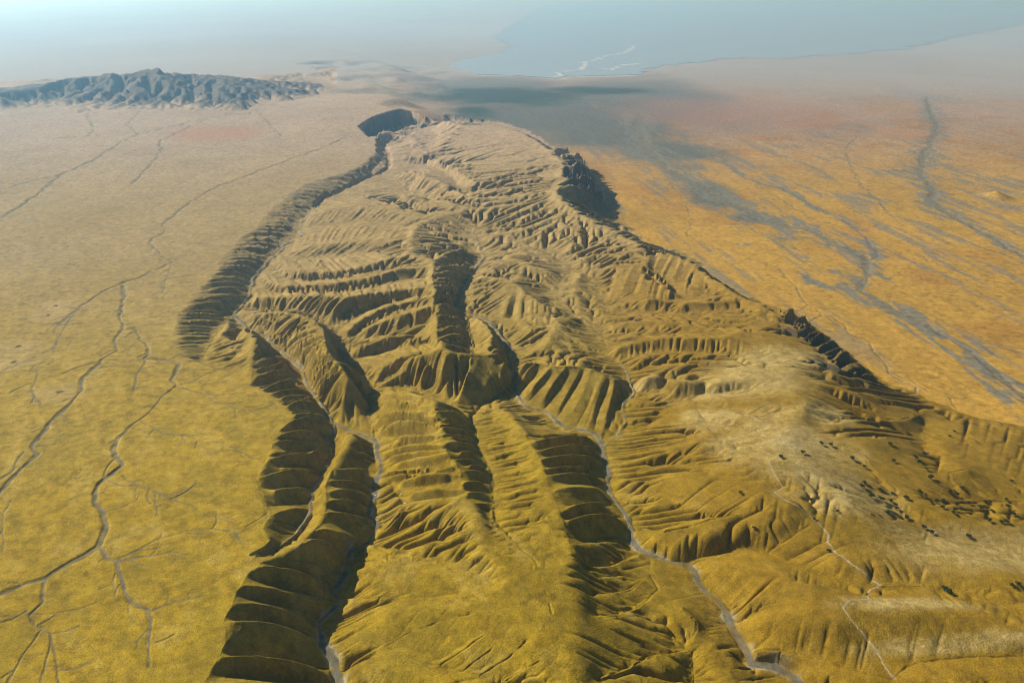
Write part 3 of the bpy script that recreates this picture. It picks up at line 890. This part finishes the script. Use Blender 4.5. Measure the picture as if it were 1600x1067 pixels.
for (px, py, rx, ry, z, sd) in ((1380, 690, 60, 70, -28, 65), (1250, 800, 50, 40, -25, 66), (1430, 975, 110, 30, -34, 67), (1230, 925, 80, 18, -48, 68), (1350, 830, 90, 60, -30, 69)):
    C = mix(C, (0.20, 0.125, 0.012), blob(px, py, rx, ry, z, 0.6, sd) * (0.25 + 0.6 * (1 - speck)) * hill)
# grey scrub flats north-east of the hills, greener by the lake
flat = np.zeros(X.shape)
for (px, py, rx, ry) in ((860, 175, 900, 1700), (960, 205, 700, 900), (1040, 235, 420, 500), (760, 140, 900, 1500), (1000, 150, 900, 2200), (1110, 305, 150, 330), (1180, 340, 120, 110)):
    flat = np.maximum(flat, blob(px, py, rx, ry, ZR, 0.45, 70))
C = mix(C, (0.115, 0.125, 0.105), flat * 0.92 * (~land))
green = np.maximum(blob(790, 150, 900, 900, ZR, 0.4, 71), np.maximum(blob(740, 175, 200, 500, ZR, 0.5, 72), blob(930, 142, 700, 420, ZR, 0.5, 73)))
C = mix(C, (0.03, 0.06, 0.045), green * 0.9 * (~land))
# grey scrub patches along the eastern washes
sp = np.zeros(X.shape)
for (px, py, rx, ry) in ((1335, 200, 180, 300), (1480, 270, 200, 380), (1560, 290, 260, 240), (1360, 310, 130, 160), (1440, 150, 260, 700), (1250, 402, 60, 24), (1160, 382, 40, 30), (1235, 372, 90, 30),
                         (1310, 425, 60, 26), (1290, 400, 40, 20), (1330, 445, 70, 22), (1180, 262, 110, 60), (1240, 230, 60, 80), (1540, 320, 200, 120), (1290, 210, 150, 200), (1400, 270, 160, 130)):
    sp = np.maximum(sp, blob(px, py, rx, ry, ZR, 0.5, 74, 0.0))
# streaks follow the run of the washes
d0, d1 = np.array(ground(1094, 290, ZR)), np.array(ground(1465, 519, ZR))
dd = (d1 - d0) / np.linalg.norm(d1 - d0)
SA, SB = X * dd[0] + Y * dd[1], Y * dd[0] - X * dd[1]
strk = fbm(SA * 0.16, SB, 26.0, 5, 86, 0.62)
strk2 = fbm(SA * 0.10, SB, 60.0, 5, 87, 0.62)
sp = sp * sstep(-0.06, 0.14, strk)
sp = np.maximum(sp, sstep(0.05, 0.3, halo) * sstep(-0.08, 0.10, strk + 0.5 * (halo - 0.65)))
sp = np.maximum(sp, 0.75 * east * sstep(0.20, 0.34, strk2 + 0.25 * n_big) * sstep(1900, 2900, Y) * (1 - sstep(5500, 8000, Y)))
C = C * (1 + 0.16 * east * strk)[..., None]
C = mix(C, (0.19, 0.18, 0.14), sp * 0.92 * (~land))
C = mix(C, (0.40, 0.34, 0.20), sand * 0.75)
wash = wash * (0.66 + 0.34 * sstep(-0.25, 0.2, edge_n + 0.6 * edge_bar))
C = mix(C, (0.34, 0.19, 0.13), blob(1150, 175, 900, 1100, ZR, 0.6, 75) * 0.6 * (~land))
C = mix(C, (0.40, 0.20, 0.09), blob(335, 208, 330, 330, 0, 0.5, 76) * 0.7 * (~land))
C = mix(C, (0.40, 0.21, 0.10), blob(1415, 208, 220, 200, ZR, 0.5, 79) * 0.7 * (~land))
# thorn enclosures stand on trampled pale rings
BOMAS = ((29, 542), (20, 566), (93, 613), (76, 493), (88, 478))
for k, (px, py) in enumerate(BOMAS):
    C = mix(C, (0.46, 0.34, 0.15), blob(px, py, 60, 50, 0, 0.9, 160 + k) * 0.45)
# salt shore of the lake
shore = np.exp(-(Dl / 130.0) ** 2) * sstep(-0.3, 0.3, fbm(X, Y, 500.0, 3, 88)) + 0.8 * np.maximum(blob(1150, 96, 900, 260, ZR, 0.4, 89), blob(1260, 92, 700, 260, ZR, 0.4, 90)) * sstep(0.0, 0.3, fbm(X * 0.3, Y, 250.0, 3, 91))
C = mix(C, (0.62, 0.58, 0.52), np.clip(shore, 0, 1) * (~in_lake))
# mountains and dark cliffs: bare rock
C = mix(C, (0.085, 0.078, 0.068), mt * sstep(4, 40, h + 14 * n_mid) * (0.85 + 0.15 * n_mid))
gy, gx = np.gradient(h)
slope = np.hypot(gx, gy) / G.dx
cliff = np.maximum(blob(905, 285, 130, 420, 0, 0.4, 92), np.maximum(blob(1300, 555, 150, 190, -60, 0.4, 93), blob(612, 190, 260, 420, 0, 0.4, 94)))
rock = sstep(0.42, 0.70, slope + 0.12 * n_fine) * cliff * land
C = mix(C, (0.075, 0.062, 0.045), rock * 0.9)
C = mix(C, (0.44, 0.37, 0.24), track * 0.85)
haze_mask = sstep(7500, 13000, G.R)
C = mix(C, (0.36, 0.36, 0.34), haze_mask * 0.85 * (~mt) * (1 - 0.85 * np.maximum(green, 0.5 * flat)))  # pale haze tone painted into the distant ground colour
C = np.clip(C * 0.90, 0.006, 0.9)

# === mesh
rr = G.R[:, 0]
rows = [i for i in range(G.nr) if (rr[i] < 3200) or (rr[i] < 6200 and i % 2 == 0) or (i % 4 == 0)]
if rows[-1] != G.nr - 1:
    rows.append(G.nr - 1)
rows = np.array(rows)
gx_, gy_ = X[rows], Y[rows]
hz = h[rows]
nr_, nc_ = hz.shape
pos = np.stack([gx_, gy_, hz], -1)
du = np.gradient(pos, axis=1)
dv = np.gradient(pos, axis=0)
nrm = np.cross(du, dv)
nrm /= np.linalg.norm(nrm, axis=-1, keepdims=True) + 1e-12
lab = np.where(mt, 2, np.where(hill, 1, 0))
lab = np.where(bed > 0, bed + 10, lab)[rows][:-1, :-1]
vid = np.arange(nr_ * nc_).reshape(nr_, nc_)
quads = np.stack([vid[:-1, :-1], vid[:-1, 1:], vid[1:, 1:], vid[1:, :-1]], -1)
posf, nrmf = pos.reshape(-1, 3), nrm.reshape(-1, 3)
Cf = C[rows].reshape(-1, 3)
Wf = wash[rows].reshape(-1)


def land_mat():
    m = bpy.data.materials.new("dry_grassland")
    m.use_nodes = True
    nt = m.node_tree
    N, L = nt.nodes, nt.links
    b = N["Principled BSDF"]
    b.inputs["Roughness"].default_value = 0.95
    b.inputs["Specular IOR Level"].default_value = 0.1
    soil = N.new("ShaderNodeAttribute"); soil.attribute_name = "soil"
    ws = N.new("ShaderNodeAttribute"); ws.attribute_name = "wash"
    geo = N.new("ShaderNodeNewGeometry")

    def noise(scale, detail=4, rough=0.6):
        n = N.new("ShaderNodeTexNoise")
        n.inputs["Scale"].default_value = scale
        n.inputs["Detail"].default_value = detail
        n.inputs["Roughness"].default_value = rough
        L.new(geo.outputs["Position"], n.inputs["Vector"])
        return n
    n1, n2, n3 = noise(0.35, 5), noise(0.05, 5), noise(0.012, 4)
    mr = N.new("ShaderNodeMapRange")
    mr.inputs[1].default_value = 0.3; mr.inputs[2].default_value = 0.7
    mr.inputs[3].default_value = 0.68; mr.inputs[4].default_value = 1.32
    L.new(n1.outputs[0], mr.inputs[0])
    mr2 = N.new("ShaderNodeMapRange")
    mr2.inputs[1].default_value = 0.3; mr2.inputs[2].default_value = 0.7
    mr2.inputs[3].default_value = 0.78; mr2.inputs[4].default_value = 1.22
    L.new(n2.outputs[0], mr2.inputs[0])
    mm = N.new("ShaderNodeMath"); mm.operation = 'MULTIPLY'
    L.new(mr.outputs[0], mm.inputs[0]); L.new(mr2.outputs[0], mm.inputs[1])
    n4 = noise(0.028, 9, 0.72)
    rg = N.new("ShaderNodeMapRange")               # ragged patches of ranker grass
    rg.inputs[1].default_value = 0.50; rg.inputs[2].default_value = 0.60
    L.new(n4.outputs[0], rg.inputs[0])
    patch = N.new("ShaderNodeMix"); patch.data_type = 'RGBA'; patch.blend_type = 'MULTIPLY'
    patch.inputs[7].default_value = (0.70, 0.66, 0.55, 1)
    fm = N.new("ShaderNodeMath"); fm.operation = 'MULTIPLY'; fm.inputs[1].default_value = 0.75
    L.new(rg.outputs[0], fm.inputs[0]); L.new(fm.outputs[0], patch.inputs[0])
    L.new(soil.outputs["Color"], patch.inputs[6])
    vm = N.new("ShaderNodeVectorMath"); vm.operation = 'SCALE'
    L.new(patch.outputs[2], vm.inputs[0]); L.new(mm.outputs[0], vm.inputs["Scale"])
    grav = N.new("ShaderNodeValToRGB")
    grav.color_ramp.elements[0].position = 0.3; grav.color_ramp.elements[0].color = (0.085, 0.075, 0.045, 1)
    grav.color_ramp.elements[1].position = 0.7; grav.color_ramp.elements[1].color = (0.22, 0.195, 0.13, 1)
    L.new(n2.outputs[0], grav.inputs[0])
    mx = N.new("ShaderNodeMix"); mx.data_type = 'RGBA'
    L.new(ws.outputs["Fac"], mx.inputs[0])
    L.new(vm.outputs[0], mx.inputs[6]); L.new(grav.outputs[0], mx.inputs[7])
    L.new(mx.outputs[2], b.inputs["Base Color"])
    bump = N.new("ShaderNodeBump")
    bump.inputs["Strength"].default_value = 0.85
    bump.inputs["Distance"].default_value = 2.2
    L.new(n1.outputs[0], bump.inputs["Height"])
    L.new(bump.outputs[0], b.inputs["Normal"])
    return m


LAND = land_mat()


def piece(name, q, label, cat=None, extra=None):
    used = np.unique(q)
    remap = np.zeros(len(posf), np.int64)
    remap[used] = np.arange(len(used))
    co, no, cc, ww = posf[used], nrmf[used], Cf[used], Wf[used]
    f = remap[q]
    if extra is not None:
        off = len(co)
        co = np.vstack([co, extra[0]]); no = np.vstack([no, extra[1]]); cc = np.vstack([cc, extra[2]])
        ww = np.concatenate([ww, np.zeros(len(extra[0]))])
        f = np.vstack([f, extra[3] + off])
    me = bpy.data.meshes.new(name)
    me.vertices.add(len(co))
    me.vertices.foreach_set("co", co.astype(np.float32).ravel())
    me.loops.add(f.size)
    me.loops.foreach_set("vertex_index", f.astype(np.int32).ravel())
    me.polygons.add(len(f))
    me.polygons.foreach_set("loop_start", (np.arange(len(f)) * 4).astype(np.int32))
    me.polygons.foreach_set("loop_total", np.full(len(f), 4, np.int32))
    me.update(calc_edges=True)
    me.polygons.foreach_set("use_smooth", np.ones(len(f), bool))
    a = me.attributes.new("soil", 'FLOAT_COLOR', 'POINT')
    a.data.foreach_set("color", np.hstack([cc, np.ones((len(cc), 1))]).astype(np.float32).ravel())
    a = me.attributes.new("wash", 'FLOAT', 'POINT')
    a.data.foreach_set("value", ww.astype(np.float32))
    me.normals_split_custom_set_from_vertices(no.astype(np.float32))
    me.materials.append(LAND)
    o = bpy.data.objects.new(name, me)
    col.objects.link(o)
    o["label"] = label
    o["category"] = cat or name.split('_')[-1]
    o["kind"] = "structure"
    return o


# the far flats out to the horizon, with haze painted into their blue-grey colour
fr = R1 * np.exp(np.linspace(0, math.log(15.0), 90))
ft = TH0 + DTH * 4 * np.arange((NC - 1) // 4 + 1)
FX, FY = fr[:, None] * np.sin(ft), fr[:, None] * np.cos(ft)
FZ = plain_z(FX, FY)
FZ[0] = h[-1, ::4]
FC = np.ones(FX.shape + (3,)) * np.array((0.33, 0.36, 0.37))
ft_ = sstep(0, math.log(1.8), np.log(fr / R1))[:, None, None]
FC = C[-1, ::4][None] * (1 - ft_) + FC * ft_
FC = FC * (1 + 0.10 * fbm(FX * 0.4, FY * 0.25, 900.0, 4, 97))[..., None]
FN = np.zeros(FX.shape + (3,)); FN[..., 2] = 1
fid = np.arange(FX.size).reshape(FX.shape)
fq = np.stack([fid[:-1, :-1], fid[:-1, 1:], fid[1:, 1:], fid[1:, :-1]], -1).reshape(-1, 4)
FPOS = np.stack([FX, FY, FZ], -1)
in_far = np.zeros(FX.shape, bool)

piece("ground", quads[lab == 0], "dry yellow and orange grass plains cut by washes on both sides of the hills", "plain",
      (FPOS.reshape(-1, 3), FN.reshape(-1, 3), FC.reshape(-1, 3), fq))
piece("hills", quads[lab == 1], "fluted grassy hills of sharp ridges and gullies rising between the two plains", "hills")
piece("mountain", quads[lab == 2], "hazy blue rugged mountain range rising beyond the pale western plain", "mountain")
BED = {11: "winding grey wash crossing the yellow plain at the far left edge", 12: "grey wash meandering down the yellow plain nearest the fluted scarp",
       13: "broad grey gravel river bed running across the orange plain beyond the hills", 14: "pale braided river bed at the upper right of the orange plain",
       15: "rocky canyon floor at the foot of the long fluted scarp", 16: "narrow grey stream bed leaving the hills at the bottom edge",
       17: "pale sandy gully curving up from the canyon onto the yellow plain", 18: "winding grey river bed through the middle of the hills to the lower right"}
for k, s in BED.items():
    q = quads[lab == k]
    if len(q):
        piece("riverbed", q, s, "riverbed")
piece("path", quads[lab == 30], "pale dirt track zigzagging down the slope at the lower right", "path")

# ------------------------------------------------------------------ lake
def simple(name, rgb, rough=0.9, spec=0.3):
    m = bpy.data.materials.new(name)
    m.use_nodes = True
    b = m.node_tree.nodes["Principled BSDF"]
    nz = m.node_tree.nodes.new("ShaderNodeTexNoise")
    nz.inputs["Scale"].default_value = 0.02
    nz.inputs["Detail"].default_value = 5
    ge = m.node_tree.nodes.new("ShaderNodeNewGeometry")
    m.node_tree.links.new(ge.outputs["Position"], nz.inputs["Vector"])
    rp = m.node_tree.nodes.new("ShaderNodeValToRGB")
    rp.color_ramp.elements[0].position = 0.3; rp.color_ramp.elements[1].position = 0.7
    rp.color_ramp.elements[0].color = tuple(c * 0.75 for c in rgb) + (1,)
    rp.color_ramp.elements[1].color = tuple(min(1, c * 1.2) for c in rgb) + (1,)
    m.node_tree.links.new(nz.outputs[0], rp.inputs[0])
    m.node_tree.links.new(rp.outputs[0], b.inputs["Base Color"])
    b.inputs["Roughness"].default_value = rough
    b.inputs["Specular IOR Level"].default_value = spec
    return m


def poly_obj(name, pts, mat, label, cat):
    import bmesh
    bm = bmesh.new()
    vs = [bm.verts.new(tuple(p)) for p in pts]
    fa = bm.faces.new(vs)
    bm.normal_update()
    if fa.normal.z < 0:
        fa.normal_flip()
    bmesh.ops.triangulate(bm, faces=[fa])
    me = bpy.data.meshes.new(name)
    bm.to_mesh(me); bm.free()
    me.materials.append(mat)
    o = bpy.data.objects.new(name, me)
    col.objects.link(o)
    o["label"] = label; o["category"] = cat; o["kind"] = "structure"
    return o


WATER = simple("lake_water", (0.28, 0.35, 0.37), 0.5, 0.4)
poly_obj("lake", np.column_stack([lake[:, :2], np.full(len(lake), ZR + 3.0)]), WATER, "wide shallow blue lake lying on the hazy flats", "lake")

SALT = simple("salt_sand", (0.50, 0.50, 0.47), 0.95, 0.1)
for k, (tr, wd, lb) in enumerate((("864,121 868,117 873,114 886,112 901,110 908,105 911,101 925,95 942,89 958,86 972,83 985,78 992,72", 26, "long white sandbar winding out across the blue lake"),
                                  ("945,107 952,110 965,107 979,101 988,102 999,99", 30, "short white sandbar loop inside the blue lake"))):
    P = wob(line(tr, ZR), 30.0, 970 + k, 110.0)
    d = np.gradient(P[:, :2], axis=0)
    d /= np.linalg.norm(d, axis=1, keepdims=True) + 1e-9
    wv = wd * (1 + 0.6 * vnoise(np.arange(len(P)) * 0.7, np.zeros(len(P)), 33 + k))[:, None]
    lft = P[:, :2] + np.column_stack([-d[:, 1], d[:, 0]]) * wv
    rgt = P[:, :2] - np.column_stack([-d[:, 1], d[:, 0]]) * wv
    n = len(P)
    me = bpy.data.meshes.new("sandbar")
    co = [(x, y, ZR + 3.6) for x, y in lft] + [(x, y, ZR + 3.6) for x, y in rgt] + [(x, y, ZR + 4.6) for x, y in P[:, :2]]
    fs = []
    for i in range(n - 1):
        fs += [(i, 2 * n + i, 2 * n + i + 1, i + 1), (2 * n + i, n + i, n + i + 1, 2 * n + i + 1)]
    me.from_pydata(co, [], fs)
    me.materials.append(SALT)
    o = bpy.data.objects.new("sandbar", me)
    col.objects.link(o)
    o["label"] = lb; o["category"] = "sandbar"; o["kind"] = "structure"


# ------------------------------------------------------------------ trees, thickets and pale rocks
def land_z(x, y):
    i, j = G.ij(x, y)
    i0, j0 = int(i), int(j)
    a, b = i - i0, j - j0
    return float(h[i0, j0] * (1 - a) * (1 - b) + h[i0 + 1, j0] * a * (1 - b) + h[i0, j0 + 1] * (1 - a) * b + h[i0 + 1, j0 + 1] * a * b)


def spot(px, py, z=-20.0):
    """where the ray through that place of the photograph meets the land"""
    for z in np.arange(80.0, -130.0, -1.0):
        x, y = ground(px, py, z)
        if land_z(x, y) >= z:
            break
    x, y = ground(px, py, z)
    return x, y, land_z(x, y)


def leafy(name, rgb, rgb2):
    m = bpy.data.materials.new(name)
    m.use_nodes = True
    nt = m.node_tree
    b = nt.nodes["Principled BSDF"]
    nz = nt.nodes.new("ShaderNodeTexNoise"); nz.inputs["Scale"].default_value = 0.9; nz.inputs["Detail"].default_value = 3
    ge = nt.nodes.new("ShaderNodeNewGeometry")
    nt.links.new(ge.outputs["Position"], nz.inputs["Vector"])
    rp = nt.nodes.new("ShaderNodeValToRGB")
    rp.color_ramp.elements[0].position = 0.35; rp.color_ramp.elements[1].position = 0.65
    rp.color_ramp.elements[0].color = rgb + (1,); rp.color_ramp.elements[1].color = rgb2 + (1,)
    nt.links.new(nz.outputs[0], rp.inputs[0])
    nt.links.new(rp.outputs[0], b.inputs["Base Color"])
    b.inputs["Roughness"].default_value = 0.9
    b.inputs["Specular IOR Level"].default_value = 0.1
    return m


LEAF = leafy("thorn_leaves", (0.030, 0.040, 0.014), (0.065, 0.075, 0.025))
BARK = leafy("bark", (0.07, 0.05, 0.035), (0.13, 0.10, 0.07))
ROCK = leafy("pale_rock", (0.52, 0.50, 0.46), (0.72, 0.70, 0.66))


def crown_mesh(seed, wide=1.0, high=0.62, base=0.42, lobes=9, per=46):
    """leaf faces scattered through several uneven lobes; unit width"""
    rd = random.Random(seed)
    co, fs = [], []
    for k in range(lobes):
        ang = rd.uniform(0, 6.283)
        q = rd.uniform(0.05, 0.36) * wide
        c = (q * math.cos(ang), q * math.sin(ang), base + rd.uniform(0.0, 0.25) * high)
        rad = rd.uniform(0.13, 0.24) * wide
        for i in range(per):
            u, t = rd.uniform(-1, 1), rd.uniform(0, 6.283)
            w = math.sqrt(1 - u * u)
            rr_ = rad * rd.uniform(0.55, 1.08)
            p = (c[0] + rr_ * w * math.cos(t), c[1] + rr_ * w * math.sin(t), c[2] + rr_ * u * 0.75)
            s1 = rd.uniform(0.035, 0.075)
            e1 = [rd.gauss(0, 1) for _ in range(3)]
            e2 = [rd.gauss(0, 1) for _ in range(3)]
            l1, l2 = math.sqrt(sum(v * v for v in e1)), math.sqrt(sum(v * v for v in e2))
            e1 = [v / l1 * s1 for v in e1]; e2 = [v / l2 * s1 * 0.7 for v in e2]
            n0 = len(co)
            for a_, b_ in ((-1, -1), (1, -0.6), (0.8, 1), (-0.7, 0.8)):
                co.append(tuple(p[m] + a_ * e1[m] + b_ * e2[m] for m in range(3)))
            fs.append((n0, n0 + 1, n0 + 2, n0 + 3))
    me = bpy.data.meshes.new("crown")
    me.from_pydata(co, [], fs)
    me.materials.append(LEAF)
    return me


def trunk_mesh(seed):
    """tapered trunk forking into limbs; unit crown width"""
    rd = random.Random(seed)
    co, fs = [], []

    def tube(p, q, r0, r1):
        n0 = len(co)
        for (c, r) in ((p, r0), (q, r1)):
            for k in range(6):
                a_ = k * math.pi / 3
                co.append((c[0] + r * math.cos(a_), c[1] + r * math.sin(a_), c[2]))
        for k in range(6):
            fs.append((n0 + k, n0 + (k + 1) % 6, n0 + 6 + (k + 1) % 6, n0 + 6 + k))
    fork = (rd.uniform(-0.03, 0.03), rd.uniform(-0.03, 0.03), 0.22)
    tube((0, 0, -0.06), fork, 0.045, 0.032)
    for k in range(4):
        a_ = k * 1.57 + rd.uniform(-0.5, 0.5)
        tube(fork, (fork[0] + 0.2 * math.cos(a_), fork[1] + 0.2 * math.sin(a_), 0.5), 0.024, 0.008)
    me = bpy.data.meshes.new("trunk")
    me.from_pydata(co, [], fs)
    me.materials.append(BARK)
    return me


CROWNS = [crown_mesh(k, 1.0, 0.62, 0.40 + 0.03 * (k % 3), 8 + k % 4) for k in range(6)]
TRUNKS = [trunk_mesh(50 + k) for k in range(3)]
rt = random.Random(3)


def tree(px, py, size, label, group):
    x, y, z = spot(px, py)
    e = bpy.data.objects.new("acacia_tree", None)
    col.objects.link(e)
    e.location = (x, y, z)
    e.rotation_euler = (0, 0, rt.uniform(0, 6.283))
    e.scale = (size, size, size * rt.uniform(0.8, 1.0))
    for nm, ms in (("trunk", rt.choice(TRUNKS)), ("crown", rt.choice(CROWNS))):
        o = bpy.data.objects.new(nm, ms)
        col.objects.link(o)
        o.parent = e
    e["label"] = label; e["category"] = "tree"; e["group"] = group


def K(*pts):
    return [(1200 + 0.253 * p[0], 600 + 0.253 * p[1]) for p in pts]


ORD = "first second third fourth fifth sixth seventh eighth ninth tenth eleventh twelfth thirteenth fourteenth fifteenth sixteenth seventeenth eighteenth nineteenth twentieth".split()
CLUSTERS = [
    ("pale bare hilltop", K((330, 373), (382, 377), (210, 423), (78, 450), (520, 464), (593, 510))),
    ("pale slope beside the dry gully", K((597, 613), (578, 637), (614, 664), (635, 697), (692, 660), (764, 682), (697, 714), (755, 724), (740, 770), (740, 798), (793, 770))),
    ("edge of the curving dry gully", K((850, 710), (852, 828), (957, 884), (1003, 917), (1235, 944))),
    ("orange slope by the right edge", K((1040, 733), (1080, 738), (1076, 760), (1167, 748), (1155, 777), (1140, 795), (1163, 687), (1238, 737), (1341, 728), (1310, 767), (1382, 790), (1355, 845), (1441, 852), (1468, 853), (1485, 763), (1512, 810), (1470, 715))),
    ("brown rise above the orange slope", K((963, 436), (912, 458), (930, 484), (978, 526), (1001, 580), (775, 476), (752, 372), (937, 671), (1118, 672), (1197, 647))),
    ("smooth far slope near the hollow", K((1152, 294), (1122, 324), (1503, 601))),
    ("slope crossed by the dirt track", K((260, 713), (428, 786), (375, 1033), (283, 835)) + [(1156, 770), (1178, 826)]),
    ("bank of the lower right ravine", [(1475, 923), (1484, 926), (1581, 916), (1590, 915)]),
]
for where, pts in CLUSTERS:
    pts = sorted(pts)
    for k, (px, py) in enumerate(pts):
        sz = rt.uniform(11.0, 17.0) if where not in ("smooth far slope near the hollow", "slope crossed by the dirt track") else rt.uniform(9, 12)
        tree(px, py + 1.5, sz, "dark rounded tree on the %s, %s from the left" % (where, ORD[k]), "dark trees dotted over the lower right slopes")

# thickets on trampled ground of the western plain
THL = ("dark scrub thicket on a pale patch at the left edge, upper of two", "dark scrub thicket on a pale patch at the left edge, lower of two",
       "dark sprawling thicket beside the grey wash on the western plain", "dark thicket on a pale patch, nearer of the pair beside the side wash",
       "dark thicket on a pale patch, farther of the pair beside the side wash")
for k, (px, py) in enumerate(BOMAS):
    rd = random.Random(80 + k)
    me = crown_mesh(90 + k, 2.2, 0.10, 0.03, 14, 26)
    o = bpy.data.objects.new("thicket", None)
    col.objects.link(o)
    fo = bpy.data.objects.new("foliage", me)
    col.objects.link(fo)
    fo.parent = o
    x, y, z = spot(px, py)
    o.location = (x, y, z)
    o.scale = (15, 9, 8)
    o.rotation_euler = (0, 0, rd.uniform(0, 3))
    o["label"] = THL[k]; o["category"] = "thicket"; o["group"] = "dark thickets on the western plain"


def rock_mesh(seed):
    import bmesh
    bm = bmesh.new()
    bmesh.ops.create_icosphere(bm, subdivisions=2, radius=1.0)
    rd = random.Random(seed)
    for v in bm.verts:
        v.co *= rd.uniform(0.75, 1.2)
        v.co.z *= 0.6
    me = bpy.data.meshes.new("boulder")
    bm.to_mesh(me); bm.free()
    me.materials.append(ROCK)
    return me


RM = [rock_mesh(k) for k in range(3)]
ROCKS = (("dark near face below the central crest", ((674, 580), (686, 576), (690, 577))), ("shaded spurs above the middle gorge", ((609, 519), (615, 509), (627, 576), (634, 582))),
         ("lit slope above the near stream", ((587, 774), (627, 772), (633, 787))))
for where, pts in ROCKS:
    for k, (px, py) in enumerate(sorted(pts)):
        x, y, z = spot(px, py)
        o = bpy.data.objects.new("boulder", rt.choice(RM))
        col.objects.link(o)
        sz = rt.uniform(1.4, 2.4)
        o.location = (x, y, z + 0.2 * sz)
        o.scale = (sz, sz * 1.5, sz)
        o.rotation_euler = (0, 0, rt.uniform(0, 3))
        o["label"] = "small white boulder on the %s, %s from the left" % (where, ORD[k])
        o["category"] = "boulder"; o["group"] = "white boulders scattered on the hill slopes"

# ------------------------------------------------------------------ haze
hm = bpy.data.materials.new("haze_air")
hm.use_nodes = True
hn = hm.node_tree
hn.nodes.clear()
out = hn.nodes.new("ShaderNodeOutputMaterial")
pv = hn.nodes.new("ShaderNodeVolumePrincipled")
pv.inputs["Color"].default_value = (0.34, 0.69, 1.0, 1)
pv.inputs["Absorption Color"].default_value = (0.75, 0.97, 1, 1)
pv.inputs["Density"].default_value = 3.9e-5
pv.inputs["Anisotropy"].default_value = 0.65
hn.links.new(pv.outputs[0], out.inputs["Volume"])
import bmesh
bm = bmesh.new()
bmesh.ops.create_cube(bm, size=1.0)
for v in bm.verts:
    v.co.x *= 420000.0
    v.co.y = -20000.0 if v.co.y < 0 else 220000.0
    v.co.z = -135.0 if v.co.z < 0 else 1020.0
me = bpy.data.meshes.new("haze")
bm.to_mesh(me); bm.free()
me.materials.append(hm)
hz_o = bpy.data.objects.new("haze", me)
col.objects.link(hz_o)
hz_o["kind"] = "stuff"
hz_o["label"] = "pale blue dusty haze hanging over the whole land"
hz_o["category"] = "haze"
